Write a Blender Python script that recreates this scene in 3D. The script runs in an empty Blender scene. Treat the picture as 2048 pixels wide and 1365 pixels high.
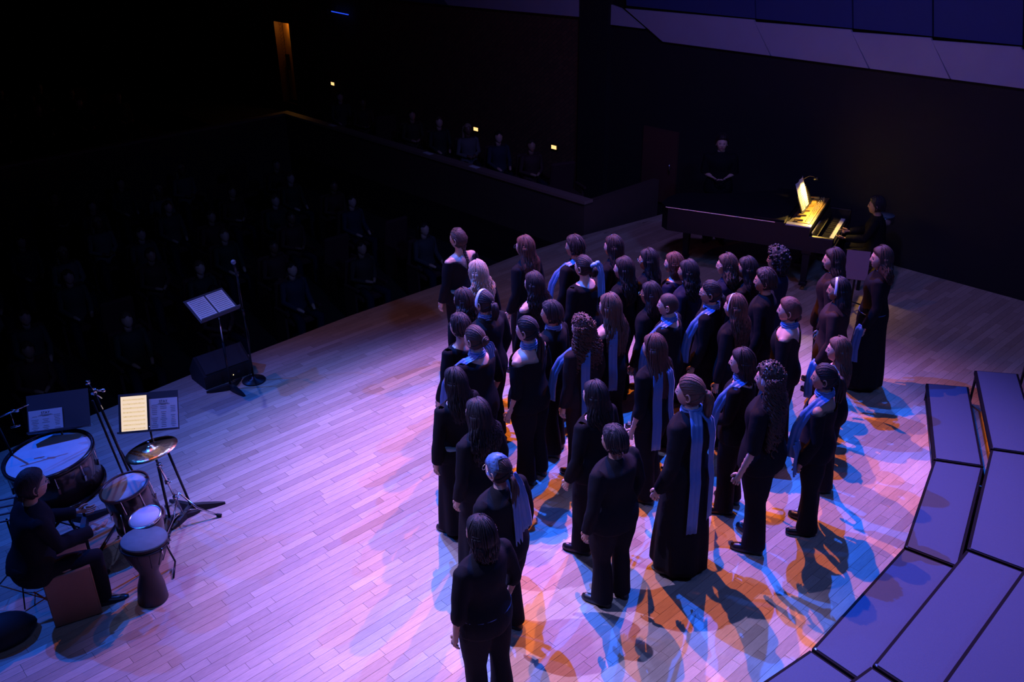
import bpy, bmesh, math, random
from mathutils import Vector, Matrix, Quaternion, noise
random.seed(7)
sc = bpy.context.scene
COL = sc.collection
R = math.radians
sin, cos, pi = math.sin, math.cos, math.pi

# ------------------------------------------------------------------ camera
PITCH, ROLL, FPX, CAMZ = R(26.45), R(-0.95), 1850.0, 5.2
cam_d = bpy.data.cameras.new('camera')
cam_d.sensor_width = 36.0
cam_d.lens = 36.0 * FPX / 2048.0
cam_d.clip_end = 200
cam = bpy.data.objects.new('camera', cam_d)
COL.objects.link(cam)
fwd = Vector((0, cos(PITCH), -sin(PITCH))); rgt = Vector((1, 0, 0)); upv = rgt.cross(fwd)
cr, sr = cos(ROLL), sin(ROLL)
RX = rgt * cr + upv * sr
UY = upv * cr - rgt * sr
m3 = Matrix((RX, UY, -fwd)).transposed()
cam.matrix_world = Matrix.Translation((0, 0, CAMZ)) @ m3.to_4x4()
sc.camera = cam

def proj(p):
    v = Vector(p) - Vector((0, 0, CAMZ)); z = v.dot(fwd)
    if z < .1: return None
    return 1024 + FPX * v.dot(RX) / z, 682.5 - FPX * v.dot(UY) / z, z

# ------------------------------------------------------------------ world, exposure
w = bpy.data.worlds.new('world'); sc.world = w; w.use_nodes = True
w.node_tree.nodes['Background'].inputs[0].default_value = (.35, .3, .5, 1)
w.node_tree.nodes['Background'].inputs[1].default_value = .0012
sc.view_settings.view_transform = 'Standard'
sc.view_settings.look = 'None'
sc.view_settings.exposure = 0
sc.view_settings.gamma = 1
sc.view_settings.use_curve_mapping = False

# hall axes: E runs along the stage edge and the floor boards, N points to the audience
AZ = R(47.3)
EU = Vector((sin(AZ), cos(AZ), 0)); NV = Vector((-cos(AZ), sin(AZ), 0))
def uv(u, v, z=0): return EU * u + NV * v + Vector((0, 0, z))

# ------------------------------------------------------------------ stage lights
ORANGE = (1.0, .25, .012); BLUE = (.012, .115, 1.0); PALE = (.34, .42, 1.0); MAUVE = (.55, .25, 1.0)
def spot(pos, aim, power, col, size=45, blend=.5, rad=.05):
    d = bpy.data.lights.new('stage_spot', 'SPOT')
    d.energy = power; d.color = col; d.spot_size = R(size); d.spot_blend = blend; d.shadow_soft_size = rad
    o = bpy.data.objects.new('stage_spot', d); COL.objects.link(o)
    o.location = pos
    o.rotation_euler = (Vector(aim) - Vector(pos)).to_track_quat('-Z', 'Y').to_euler()
    return o
LIGHTS = [
    # amber
    ((-.6, 11.6, 9), (1.5, 6.9, 0), 4200, ORANGE, 56, .9, .03),
    ((2.8, 13.4, 9), (1.1, 6.2, 0), 3900, ORANGE, 50, .9, .04),
    ((-6.5, 9.5, 9), (.8, 7.9, 0), 380, ORANGE, 60, 1, .08),
    # blue
    ((-2.0, 10.4, 9), (1.4, 6.5, 0), 8800, BLUE, 58, .9, .03),
    ((4.0, 13.0, 9), (.9, 6.6, 0), 8800, BLUE, 54, .9, .04),
    ((-8.5, 8.8, 7.5), (-1.9, 7.0, 0), 2700, BLUE, 46, .9, .06),
    # pale lavender wash from the front of house
    ((-4.5, 12.5, 10), (-.8, 7.4, 0), 3400, (.27, .36, 1.0), 32, 1, .12),
    ((-5.0, 6.5, 9), (.3, 4.9, 0), 4600, (.42, .38, 1.0), 27, 1, .03),
    # back wash that reaches scarves, hair and the risers
    ((4.5, 1.0, 9), (2.8, 7.8, 0), 860, (.10, .20, 1.0), 74, .8, .5),
    ((-1, 1.5, 9), (-.2, 7.6, 0), 240, (.2, .3, 1.0), 70, .8, .5),
]
for a in LIGHTS: spot(*a)
# added weak mauve light, standing in for stage bounce on the upper side-wall fascia
spot((1.5, 8.6, 7.5), (5.0, 14.2, 3.2), 420, (.30, .20, 1.0), 110, 1, .3)

# ------------------------------------------------------------------ materials
MATS = {}
def mat(name, col, rough=.6, metal=0, spec=.5, emit=None, es=0, bump=0, bscale=60, vary=0, sheen=0, coat=0):
    if name in MATS: return MATS[name]
    m = bpy.data.materials.new(name); m.use_nodes = True
    nt = m.node_tree; b = nt.nodes['Principled BSDF']
    b.inputs['Base Color'].default_value = (*col, 1); b.inputs['Roughness'].default_value = rough
    b.inputs['Metallic'].default_value = metal; b.inputs['Specular IOR Level'].default_value = spec
    b.inputs['Sheen Weight'].default_value = sheen; b.inputs['Coat Weight'].default_value = coat
    if emit: b.inputs['Emission Color'].default_value = (*emit, 1); b.inputs['Emission Strength'].default_value = es
    if vary or bump:
        tc = nt.nodes.new('ShaderNodeTexCoord'); n = nt.nodes.new('ShaderNodeTexNoise')
        n.inputs['Scale'].default_value = bscale; n.inputs['Detail'].default_value = 4
        nt.links.new(tc.outputs['Object'], n.inputs['Vector'])
        if vary:
            mx = nt.nodes.new('ShaderNodeMix'); mx.data_type = 'RGBA'
            mx.inputs[6].default_value = (*[c * (1 - vary) for c in col], 1)
            mx.inputs[7].default_value = (*[min(1, c * (1 + vary)) for c in col], 1)
            nt.links.new(n.outputs['Fac'], mx.inputs[0]); nt.links.new(mx.outputs[2], b.inputs['Base Color'])
        if bump:
            bp = nt.nodes.new('ShaderNodeBump'); bp.inputs['Strength'].default_value = bump; bp.inputs['Distance'].default_value = .01
            nt.links.new(n.outputs['Fac'], bp.inputs['Height']); nt.links.new(bp.outputs['Normal'], b.inputs['Normal'])
    MATS[name] = m; return m

def hair_mat(name, col, rough=.38):
    if name in MATS: return MATS[name]
    m = mat(name, col, .55, spec=.4)
    nt = m.node_tree; b = nt.nodes['Principled BSDF']
    tc = nt.nodes.new('ShaderNodeTexCoord'); mp = nt.nodes.new('ShaderNodeMapping'); mp.inputs['Scale'].default_value = (1, 1, .08)
    n = nt.nodes.new('ShaderNodeTexNoise'); n.inputs['Scale'].default_value = 260; n.inputs['Detail'].default_value = 3
    nt.links.new(tc.outputs['Object'], mp.inputs[0]); nt.links.new(mp.outputs[0], n.inputs['Vector'])
    mx = nt.nodes.new('ShaderNodeMix'); mx.data_type = 'RGBA'
    mx.inputs[6].default_value = (*[c * .45 for c in col], 1); mx.inputs[7].default_value = (*[min(1, c * 1.6) for c in col], 1)
    nt.links.new(n.outputs['Fac'], mx.inputs[0]); nt.links.new(mx.outputs[2], b.inputs['Base Color'])
    bp = nt.nodes.new('ShaderNodeBump'); bp.inputs['Strength'].default_value = .8; bp.inputs['Distance'].default_value = .004
    nt.links.new(n.outputs['Fac'], bp.inputs['Height']); nt.links.new(bp.outputs['Normal'], b.inputs['Normal'])
    return m

M_CLOTH = mat('black_cloth', (.008, .008, .010), .85, spec=.15, bump=.3, bscale=220)
M_SHEER = mat('dark_brown_cloth', (.028, .018, .018), .8, spec=.15, bump=.3, bscale=220)
M_NAVY = mat('navy_cloth', (.012, .014, .035), .8, spec=.15, bump=.3, bscale=220)
M_SHOE = mat('black_leather', (.01, .01, .011), .35)
M_SATIN = mat('blue_satin', (.052, .15, .37), .40, spec=.5, sheen=.3, bump=.25, bscale=25)
M_WSATIN = mat('pale_satin', (.55, .68, .85), .35, spec=.5)
M_LITSATIN = mat('lit_blue_satin', (.14, .32, .62), .38)  # blue satin lightened as if lit, for the upward-facing headscarf; bow shares it
M_TEAL = mat('teal_satin', (.10, .26, .32), .4)
M_EYE = mat('eye', (.16, .13, .12), .3)
M_LIP = mat('lip', (.36, .12, .11), .5)
SKINS = {'p': mat('pale_skin', (.62, .39, .30), .5, bump=.05, bscale=150, vary=.06),
         'm': mat('tan_skin', (.44, .25, .17), .5, bump=.05, bscale=150, vary=.06),
         'd': mat('brown_skin', (.20, .10, .065), .45, bump=.05, bscale=150, vary=.06)}
HAIRS = {'black': hair_mat('black_hair', (.012, .010, .011), .3), 'dark': hair_mat('dark_brown_hair', (.022, .013, .011)),
         'brown': hair_mat('brown_hair', (.055, .032, .023)), 'auburn': hair_mat('auburn_hair', (.095, .040, .026)),
         'light': hair_mat('light_brown_hair', (.11, .06, .04)), 'blonde': hair_mat('blonde_hair', (.40, .29, .20))}
M_BLK = mat('black_metal', (.012, .012, .014), .4, metal=.3)
M_BLKPL = mat('black_plastic', (.012, .012, .013), .5)
M_CHROME = mat('chrome', (.6, .6, .62), .2, metal=1)
M_RUBBER = mat('rubber', (.015, .015, .015), .8)
M_LACQ = mat('black_lacquer', (.010, .010, .014), .42, spec=.3)
M_DESK = mat('desk_metal', (.05, .055, .075), .45)
M_PAPER = mat('paper', (.78, .78, .80), .7)
M_INK = mat('ink', (.05, .05, .07), .8)

# ------------------------------------------------------------------ mesh helpers
def link(name, bm, m, parent=None, smooth=True):
    me = bpy.data.meshes.new(name); bm.normal_update(); bm.to_mesh(me); bm.free()
    return linkm(name, me, m, parent, smooth)
def linkm(name, me, m, parent=None, smooth=True):
    ms = m if isinstance(m, (list, tuple)) else [m]
    if len(me.materials) == 0:
        for k in ms: me.materials.append(k)
    if smooth:
        me.polygons.foreach_set('use_smooth', [True] * len(me.polygons))
    o = bpy.data.objects.new(name, me); COL.objects.link(o)
    if parent: o.parent = parent
    return o
def tag(o, label=None, cat=None, group=None, kind=None):
    if label: o['label'] = label
    if cat: o['category'] = cat
    if group: o['group'] = group
    if kind: o['kind'] = kind
    return o
def empty(name, loc, rz=0, label=None, cat=None, group=None):
    o = bpy.data.objects.new(name, None); COL.objects.link(o); o.empty_display_size = .1
    o.location = loc; o.rotation_euler = (0, 0, rz)
    return tag(o, label, cat, group)

def rings(bm, rs, cap=True, closed=True, mi=0):
    L = [[bm.verts.new(p) for p in r] for r in rs]
    n = len(L[0]); fs = []
    for a, b in zip(L, L[1:]):
        for i in range(n if closed else n - 1):
            j = (i + 1) % n
            fs.append(bm.faces.new((a[i], a[j], b[j], b[i])))
    if cap and closed:
        fs.append(bm.faces.new(list(reversed(L[0])))); fs.append(bm.faces.new(L[-1]))
    if mi:
        for f in fs: f.material_index = mi
    return L
def ering(c, rx, ry, n=16, X=Vector((1, 0, 0)), Y=Vector((0, 1, 0)), ph=0):
    c = Vector(c)
    return [c + X * (rx * cos(ph + 2 * pi * i / n)) + Y * (ry * sin(ph + 2 * pi * i / n)) for i in range(n)]
def tube(bm, pts, rad, n=8, cap=True, ref=None, mi=0):
    """tube along points; rad = list of r or (ra, rb)"""
    pts = [Vector(p) for p in pts]
    if not isinstance(rad, (list, tuple)): rad = [rad] * len(pts)
    out = []; X = None
    for i, p in enumerate(pts):
        t = (pts[min(i + 1, len(pts) - 1)] - pts[max(i - 1, 0)])
        if t.length < 1e-9: t = Vector((0, 0, 1))
        t.normalize()
        if X is None:
            rf = Vector(ref) if ref else (Vector((1, 0, 0)) if abs(t.x) < .9 else Vector((0, 1, 0)))
        else: rf = X
        X = (rf - t * rf.dot(t)).normalized(); Y = t.cross(X)
        r = rad[i]; ra, rb = (r if isinstance(r, (list, tuple)) else (r, r))
        out.append(ering(p, ra, rb, n, X, Y))
    return rings(bm, out, cap, mi=mi)
def rod(bm, a, b, r, n=8): return tube(bm, [a, b], [r, r], n)
def box(bm, c, s, rz=0, rot=None, bev=0):
    M = Matrix.Translation(c) @ (rot.to_4x4() if rot else Matrix.Rotation(rz, 4, 'Z')) @ Matrix.Diagonal((*s, 1))
    g = bmesh.ops.create_cube(bm, size=1, matrix=M)
    if bev:
        es = list({e for v in g['verts'] for e in v.link_edges})
        bmesh.ops.bevel(bm, geom=es, offset=bev, segments=1, affect='EDGES')
def lathe(bm, prof, n=32, M=None, cap=True):
    rs = []
    for r, z in prof:
        ring = ering((0, 0, z), max(r, 1e-4), max(r, 1e-4), n)
        rs.append([M @ p for p in ring] if M else ring)
    return rings(bm, rs, cap)
def ball(bm, c, s, sub=2, M=None):
    g = bmesh.ops.create_icosphere(bm, subdivisions=sub, radius=1, matrix=Matrix.Translation(c) @ (M.to_4x4() if M else Matrix()) @ Matrix.Diagonal((*s, 1)) if not isinstance(s, (int, float)) else Matrix.Translation(c) @ Matrix.Diagonal((s, s, s, 1)))
    return g['verts']
def prism(bm, pts, z0, z1):
    a = [bm.verts.new((p[0], p[1], z0)) for p in pts]; b = [bm.verts.new((p[0], p[1], z1)) for p in pts]
    n = len(pts)
    bm.faces.new(list(reversed(a))); bm.faces.new(b)
    for i in range(n): bm.faces.new((a[i], a[(i + 1) % n], b[(i + 1) % n], b[i]))
def sst(a, b, x):
    t = max(0, min(1, (x - a) / (b - a))); return t * t * (3 - 2 * t)
def ga(x, s): return math.exp(-(x / s) ** 2)

# ------------------------------------------------------------------ STAGE FLOOR
def wood_mat():
    m = bpy.data.materials.new('maple_boards'); m.use_nodes = True; nt = m.node_tree; b = nt.nodes['Principled BSDF']
    at = nt.nodes.new('ShaderNodeAttribute'); at.attribute_name = 'tone'
    tc = nt.nodes.new('ShaderNodeTexCoord'); mp = nt.nodes.new('ShaderNodeMapping'); mp.vector_type = 'TEXTURE'
    mp.inputs['Rotation'].default_value = (0, 0, pi / 2 - AZ); mp.inputs['Scale'].default_value = (9, 1, 1)
    n = nt.nodes.new('ShaderNodeTexNoise'); n.inputs['Scale'].default_value = 90; n.inputs['Detail'].default_value = 5; n.inputs['Roughness'].default_value = .65
    nt.links.new(tc.outputs['Object'], mp.inputs[0])
    off = nt.nodes.new('ShaderNodeVectorMath'); off.operation = 'ADD'
    nt.links.new(mp.outputs[0], off.inputs[0]); nt.links.new(at.outputs['Color'], off.inputs[1]); nt.links.new(off.outputs[0], n.inputs['Vector'])
    n2 = nt.nodes.new('ShaderNodeTexNoise'); n2.inputs['Scale'].default_value = 1.3; n2.inputs['Detail'].default_value = 4
    nt.links.new(tc.outputs['Object'], n2.inputs['Vector'])
    r1 = nt.nodes.new('ShaderNodeValToRGB'); r1.color_ramp.elements[0].color = (.40, .29, .215, 1); r1.color_ramp.elements[1].color = (.70, .56, .44, 1)
    r1.color_ramp.elements[0].position = 0; r1.color_ramp.elements[1].position = 1
    nt.links.new(at.outputs['Fac'], r1.inputs[0])
    r2 = nt.nodes.new('ShaderNodeMapRange'); r2.inputs[1].default_value = .3; r2.inputs[2].default_value = .7; r2.inputs[3].default_value = .84; r2.inputs[4].default_value = 1.08
    nt.links.new(n.outputs['Fac'], r2.inputs[0])
    r3 = nt.nodes.new('ShaderNodeMapRange'); r3.inputs[1].default_value = .3; r3.inputs[2].default_value = .7; r3.inputs[3].default_value = .92; r3.inputs[4].default_value = 1.05
    nt.links.new(n2.outputs['Fac'], r3.inputs[0])
    mu = nt.nodes.new('ShaderNodeMath'); mu.operation = 'MULTIPLY'; nt.links.new(r2.outputs[0], mu.inputs[0]); nt.links.new(r3.outputs[0], mu.inputs[1])
    vm = nt.nodes.new('ShaderNodeVectorMath'); vm.operation = 'SCALE'; nt.links.new(r1.outputs[0], vm.inputs[0]); nt.links.new(mu.outputs[0], vm.inputs['Scale'])
    nt.links.new(vm.outputs[0], b.inputs['Base Color'])
    b.inputs['Roughness'].default_value = .55; b.inputs['Specular IOR Level'].default_value = .3
    return m
M_WOOD = wood_mat()
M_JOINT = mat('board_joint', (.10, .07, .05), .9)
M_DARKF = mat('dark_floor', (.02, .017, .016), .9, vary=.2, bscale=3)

PW = .083
EDGE = [(-9.0, 4.2), (-5.3, 8.07), (-4.42, 9.03), (-3.79, 9.74), (-3.22, 10.24), (-2.17, 11.3), (-.89, 12.44), (.07, 13.41), (.88, 14.07), (2.49, 15.18), (3.4, 15.9)]
EDGE_UV = [(Vector((x, y, 0)).dot(EU), Vector((x, y, 0)).dot(NV)) for x, y in EDGE]
def vedge(u):
    P = EDGE_UV
    for (u0, v0), (u1, v1) in zip(P, P[1:]):
        if u <= u1 or (u1, v1) == P[-1]:
            return v0 + (v1 - v0) * (u - u0) / (u1 - u0)
bm = bmesh.new()
slab = [Vector((x, y, 0)) for x, y in EDGE] + [uv(12.85, 9.2), uv(12.85, -4), uv(-4, -4), uv(-9.0, 2)]
prism(bm, [(p.x, p.y) for p in slab], -.25, -.004)
floor = tag(link('floor', bm, M_JOINT, smooth=False), 'pale maple stage floor of narrow boards', kind='structure')
rnd = random.Random(3)
planks = []
v = -3.9
row = 0
while v < 10.2:
    u = -4.0 + rnd.random()
    ve = min(vedge(a) for a in (-1, 3, 6, 9, 12))
    while u < 12.8:
        L = rnd.choice([.35, .5, .6, .75, .9, 1.1]) * rnd.uniform(.85, 1.15)
        u2 = min(u + L, 12.84)
        v2 = v + PW
        lim = min(vedge(u), vedge(u2))
        vv = min(v2, lim - .05)
        if vv > v + .015:
            planks.append((u, u2, v, vv, rnd.random()))
        u = u2
    v += PW; row += 1
def plank_geo(bmv, p, tone_layer):
    u0, u1, v0, v1, t = p; g = .0012
    top = -rnd.random() * .0007
    P = [uv(u0 + g, v0 + g), uv(u1 - g, v0 + g), uv(u1 - g, v1 - g), uv(u0 + g, v1 - g)]
    a = [bmv.verts.new((q.x, q.y, -.006)) for q in P]; b = [bmv.verts.new((q.x, q.y, top)) for q in P]
    fs = [bmv.faces.new(b)]
    for i in range(4): fs.append(bmv.faces.new((a[i], a[(i + 1) % 4], b[(i + 1) % 4], b[i])))
    tt = .5 + (t - .5) * 1.0
    tt = max(.0, min(1, .62 + (t - .5) * .42 - (.30 if t < .03 else 0)))
    for f in fs:
        for l in f.loops: l[tone_layer] = (tt, tt, tt, 1)
def parea(p):
    c = uv((p[0] + p[1]) / 2, (p[2] + p[3]) / 2); q = proj(c)
    if not q or not (-40 < q[0] < 2088 and 300 < q[1] < 1400): return 0
    return (p[1] - p[0]) * (p[3] - p[2]) / q[2] ** 2
planks.sort(key=lambda p: -parea(p))
for p in planks[:300]:
    bm = bmesh.new(); tl = bm.loops.layers.color.new('tone'); plank_geo(bm, p, tl)
    link('plank', bm, M_WOOD, floor, smooth=False)
bm = bmesh.new(); tl = bm.loops.layers.color.new('tone')
for p in planks[300:]: plank_geo(bm, p, tl)
tag(link('plank', bm, M_WOOD, floor, smooth=False), kind='stuff')
# nosing strip along the curved stage edge
bm = bmesh.new(); tl = bm.loops.layers.color.new('tone')
for (x0, y0), (x1, y1) in zip(EDGE, EDGE[1:]):
    a, b = Vector((x0, y0, 0)), Vector((x1, y1, 0))
    q = [a, b, b - NV * .12, a - NV * .12]
    vs = [bm.verts.new((p.x, p.y, -.0015)) for p in q]; f = bm.faces.new(list(reversed(vs)))
    for l in f.loops: l[tl] = (.5, .5, .5, 1)
    vd = [bm.verts.new((p.x, p.y, z)) for p, z in ((a, -.0015), (b, -.0015), (b, -.05), (a, -.05))]
    f = bm.faces.new(vd)
    for l in f.loops: l[tl] = (.4, .4, .4, 1)
link('edge_strip', bm, M_WOOD, floor, smooth=False)
# stage front
bm = bmesh.new()
for (x0, y0), (x1, y1) in zip(EDGE, EDGE[1:]):
    a, b = Vector((x0, y0, 0)) - NV * .06, Vector((x1, y1, 0)) - NV * .06
    vs = [bm.verts.new((p.x, p.y, z)) for p, z in ((a, -.05), (b, -.05), (b, -1.1), (a, -1.1))]; bm.faces.new(vs)
tag(link('trim_1', bm, mat('stage_front', (.03, .02, .016), .7), smooth=False), 'dark stage front below the floor edge', kind='structure')
# auditorium floor
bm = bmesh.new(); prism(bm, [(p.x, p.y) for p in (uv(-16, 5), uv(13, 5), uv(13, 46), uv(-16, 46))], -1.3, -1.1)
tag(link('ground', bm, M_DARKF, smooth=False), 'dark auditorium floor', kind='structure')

# ------------------------------------------------------------------ SIDE WALL, GALLERY, PARAPET
UW = 12.85
M_BRICK = bpy.data.materials.new('brick'); M_BRICK.use_nodes = True
nt = M_BRICK.node_tree; b = nt.nodes['Principled BSDF']; bt = nt.nodes.new('ShaderNodeTexBrick')
tc = nt.nodes.new('ShaderNodeTexCoord'); mp = nt.nodes.new('ShaderNodeMapping')
mp.inputs['Rotation'].default_value = (pi / 2, 0, AZ)
bt.inputs['Scale'].default_value = 4; bt.inputs['Color1'].default_value = (.16, .075, .04, 1); bt.inputs['Color2'].default_value = (.11, .05, .03, 1); bt.inputs['Mortar'].default_value = (.05, .035, .028, 1)
nt.links.new(tc.outputs['Object'], mp.inputs[0]); nt.links.new(mp.outputs[0], bt.inputs['Vector']); nt.links.new(bt.outputs['Color'], b.inputs['Base Color'])
b.inputs['Roughness'].default_value = .9
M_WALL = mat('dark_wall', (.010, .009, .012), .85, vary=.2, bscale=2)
def wallbox(name, u0, u1, v0, v1, z0, z1, m, parent=None, kind='structure', label=None):
    bm = bmesh.new(); P = [uv(u0, v0), uv(u1, v0), uv(u1, v1), uv(u0, v1)]
    prism(bm, [(p.x, p.y) for p in P], z0, z1)
    o = link(name, bm, m, parent, smooth=False)
    if kind and not parent: tag(o, label, kind=kind)
    return o
D0, D1 = 22.15, 22.95     # doorway in v
wall = wallbox('wall_right', UW, UW + .3, 11.5, D0, -1.1, 3.1, M_BRICK, label='dim brick side wall of the hall')
wallbox('wall_masonry', UW, UW + .3, D1, 46, -1.1, 6, M_BRICK, wall)
wallbox('wall_masonry', UW, UW + .3, D0, D1, 2.0, 6, M_BRICK, wall)
wallbox('wall_masonry', UW, UW + .3, D0, D1, -1.1, -.08, M_BRICK, wall)
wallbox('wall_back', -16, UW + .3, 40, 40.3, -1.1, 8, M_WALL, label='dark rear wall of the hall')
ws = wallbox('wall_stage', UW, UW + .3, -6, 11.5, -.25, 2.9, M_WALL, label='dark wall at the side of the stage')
# upper soffit band with slanted panel joints
M_SOF = mat('soffit_panel', (.36, .36, .46), .75, vary=.08, bscale=3)
M_UP = mat('upper_panel', (.030, .05, .17), .8, vary=.08, bscale=3)
sof = empty('trim_2', uv(UW, 0, 2.7)); tag(sof, 'pale sloping panel band along the top of the side wall', kind='structure')
def quadslab(name, P, m, parent, off, th=.04):
    bm = bmesh.new(); P = [Vector(p) - Vector(off) for p in P]
    nn = (P[1] - P[0]).cross(P[3] - P[0]).normalized() * th
    a = [bm.verts.new(p) for p in P]; bb = [bm.verts.new(p + nn) for p in P]
    bm.faces.new(list(reversed(a))); bm.faces.new(bb)
    for i in range(4): bm.faces.new((a[i], a[(i + 1) % 4], bb[(i + 1) % 4], bb[i]))
    bmesh.ops.recalc_face_normals(bm, faces=bm.faces)
    return link(name, bm, m, parent, smooth=False)
off = uv(UW, 0, 2.7)
vs_ = [10.04, 8.3, 6.7, 5.55, 4.4, 3.2, 2.0, .6, -1.2]
SL = .35
for a_, b_ in zip(vs_, vs_[1:]):
    g = .012
    quadslab('panel', [uv(UW - .02, a_ - g - (0 if a_ == 10.04 else SL), 2.76), uv(UW - .02, b_ + g - SL, 2.76), uv(UW - .02, b_ + g, 3.25), uv(UW - .02, a_ - g + (.85 if a_ == 10.04 else 0), 3.22)], M_SOF, sof, off)
    quadslab('panel', [uv(UW + .02, a_ - g + (.85 if a_ == 10.04 else 0), 3.26), uv(UW + .02, b_ + g, 3.26), uv(UW + .3, b_ + g + .5, 5.2), uv(UW + .3, a_ - g + .5 + (.85 if a_ == 10.04 else 0), 5.2)], M_UP, sof, off)
quadslab('panel', [uv(UW - .02, 11.19, 2.93), uv(UW - .02, 10.43, 2.93), uv(UW - .02, 10.98, 3.22), uv(UW - .02, 11.19, 3.26)], M_SOF, sof, off)
quadslab('panel', [uv(UW - .05, 15.6, 2.93), uv(UW - .05, 11.9, 3.0), uv(UW + .02, 11.9, 3.6), uv(UW + .02, 16.6, 3.6)], M_SOF, sof, off)
quadslab('panel', [uv(UW - .05, 21.5, 2.85), uv(UW - .05, 15.62, 2.93), uv(UW + .02, 16.62, 3.6), uv(UW + .02, 22.5, 3.6)], M_UP, sof, off)
bm = bmesh.new()
prism(bm, [(p.x, p.y) for p in (uv(UW - .12, 11.2), uv(UW + .3, 11.2), uv(UW + .3, 11.88), uv(UW - .12, 11.88))], -1.1, 3.45)
tag(link('trim_3', bm, M_WALL, smooth=False), 'black pier between brick wall and stage wall', kind='structure')
# stage side door
dr = wallbox('door_2', UW - .05, UW - .003, 9.6, 10.35, 0, 1.3, mat('stage_door', (.10, .035, .03), .6), label='dim reddish door in the stage side wall')
bm = bmesh.new(); rod(bm, uv(UW - .1, 9.7, .6), uv(UW - .1, 9.7, .75), .012); rod(bm, uv(UW - .1, 9.7, .67), uv(UW - .05, 9.7, .67), .01)
link('door_handle', bm, M_CHROME, dr)
# gallery floor and parapet
UP = 10.64
gal = wallbox('floor_gallery', UP, UW, 9.95, 30, -1.1, -.35, M_DARKF, label='dark side gallery floor')
M_PARA = mat('parapet_wood', (.10, .06, .05), .6, vary=.15, bscale=6)
par = wallbox('wall_parapet', UP, UP + .14, 9.75, 19.0, -1.1, .5, M_PARA, label='low wooden parapet of the side gallery')
wallbox('wall_end', UP + .14, UW - .3, 9.75, 9.87, -.25, .5, M_PARA, par)
wallbox('cap_rail', UP - .03, UP + .17, 9.72, 19.0, .5, .55, mat('cap_rail', (.30, .19, .16), .45), par)
wallbox('cap_rail', 4.0, UP + .17, 19.0, 19.2, .5, .55, mat('cap_rail', (.30, .19, .16), .45), par)
wallbox('wall_return', 4.0, UP + .14, 19.03, 19.17, -1.1, .5, M_PARA, par)
# the lit doorway: frame, amber door leaf ajar
dw = empty('door_1', uv(UW, (D0 + D1) / 2, 0)); tag(dw, 'open doorway glowing amber at the back of the gallery', kind='structure')
def wb(name, u0, u1, v0, v1, z0, z1, m, parent, off):
    bm = bmesh.new(); P = [uv(u0, v0) - off, uv(u1, v0) - off, uv(u1, v1) - off, uv(u0, v1) - off]
    prism(bm, [(p.x, p.y) for p in P], z0, z1); return link(name, bm, m, parent, smooth=False)
o0 = uv(UW, (D0 + D1) / 2, 0)
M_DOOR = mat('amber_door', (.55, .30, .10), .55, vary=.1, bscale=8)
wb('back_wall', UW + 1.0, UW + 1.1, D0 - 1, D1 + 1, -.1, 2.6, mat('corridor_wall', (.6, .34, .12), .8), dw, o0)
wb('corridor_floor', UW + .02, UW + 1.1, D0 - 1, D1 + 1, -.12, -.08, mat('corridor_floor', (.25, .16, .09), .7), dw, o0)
wb('corridor_ceiling', UW + .3, UW + 1.1, D0 - 1, D1 + 1, 2.6, 2.65, M_WALL, dw, o0)
wb('side_wall', UW + .3, UW + 1.1, D0 - 1.1, D0 - 1, -.1, 2.65, M_WALL, dw, o0)
wb('side_wall', UW + .3, UW + 1.1, D1 + 1, D1 + 1.1, -.1, 2.65, M_WALL, dw, o0)
for a_, b_ in ((D0 - .05, D0 + .03), (D1 - .03, D1 + .05)): wb('door_frame', UW - .03, UW + .1, a_, b_, -.1, 2.05, mat('door_frame', (.12, .06, .03), .6), dw, o0)
wb('door_frame', UW - .03, UW + .1, D0 - .05, D1 + .05, 2.0, 2.07, MATS['door_frame'], dw, o0)
leaf = wb('door_leaf', UW + .22, UW + .27, D0 + .05, D1 - .04, -.06, 1.98, M_DOOR, dw, o0)
wb('paper_notice', UW + .205, UW + .218, D0 + .30, D0 + .46, 1.35, 1.6, mat('notice', (.75, .55, .3), .7), leaf, o0)
wb('push_bar', UW + .14, UW + .19, D1 - .25, D1 - .12, .75, 1.15, M_BLK, leaf, o0)
ld = bpy.data.lights.new('corridor_lamp', 'POINT'); ld.energy = 5.5; ld.color = (1, .42, .06); ld.shadow_soft_size = .15
lo = bpy.data.objects.new('corridor_lamp', ld); COL.objects.link(lo); lo.location = uv(UW + .12, D0 + .35, 1.93)
# aisle lights low on the brick wall
for k, (vv, zz) in enumerate([(20.35, .72), (17.15, .45), (14.91, .48), (12.58, .51)]):
    t = empty('aisle_light', uv(UW, vv, zz))
    tag(t, ['small amber aisle light nearest the doorway', 'small amber aisle light, second from the doorway', 'small amber aisle light, second from the stage end', 'small amber aisle light nearest the stage'][k], 'wall light', 'aisle lights along the brick wall')
    o = uv(UW, vv, 0)
    wb('housing', UW - .035, UW - .001, vv - .09, vv + .09, -.055, .055, M_BLK, t, o)
    wb('lens', UW - .045, UW - .036, vv - .065, vv + .065, -.035, .035, mat('aisle_lens', (.8, .5, .25), .5, emit=(1, .55, .2), es=1.6), t, o)
# blue linear lamp high at the far end of the hall
t = empty('linear_lamp', uv(UW - .12, 19.6, 2.48)); tag(t, 'thin blue linear lamp high on the wall near the doorway', 'lamp')
bm = bmesh.new(); rod(bm, NV * .35, -NV * .35 + Vector((0, 0, -.02)), .012); link('tube', bm, mat('blue_tube', (.1, .2, .9), .5, emit=(.02, .08, 1), es=.9), t)
bm = bmesh.new(); box(bm, (0, 0, .05), (.06, .06, .06)); box(bm, NV * .5 + Vector((0, 0, -.02)), (.05, .05, .12)); link('bracket', bm, M_DESK, t, smooth=False)
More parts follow.
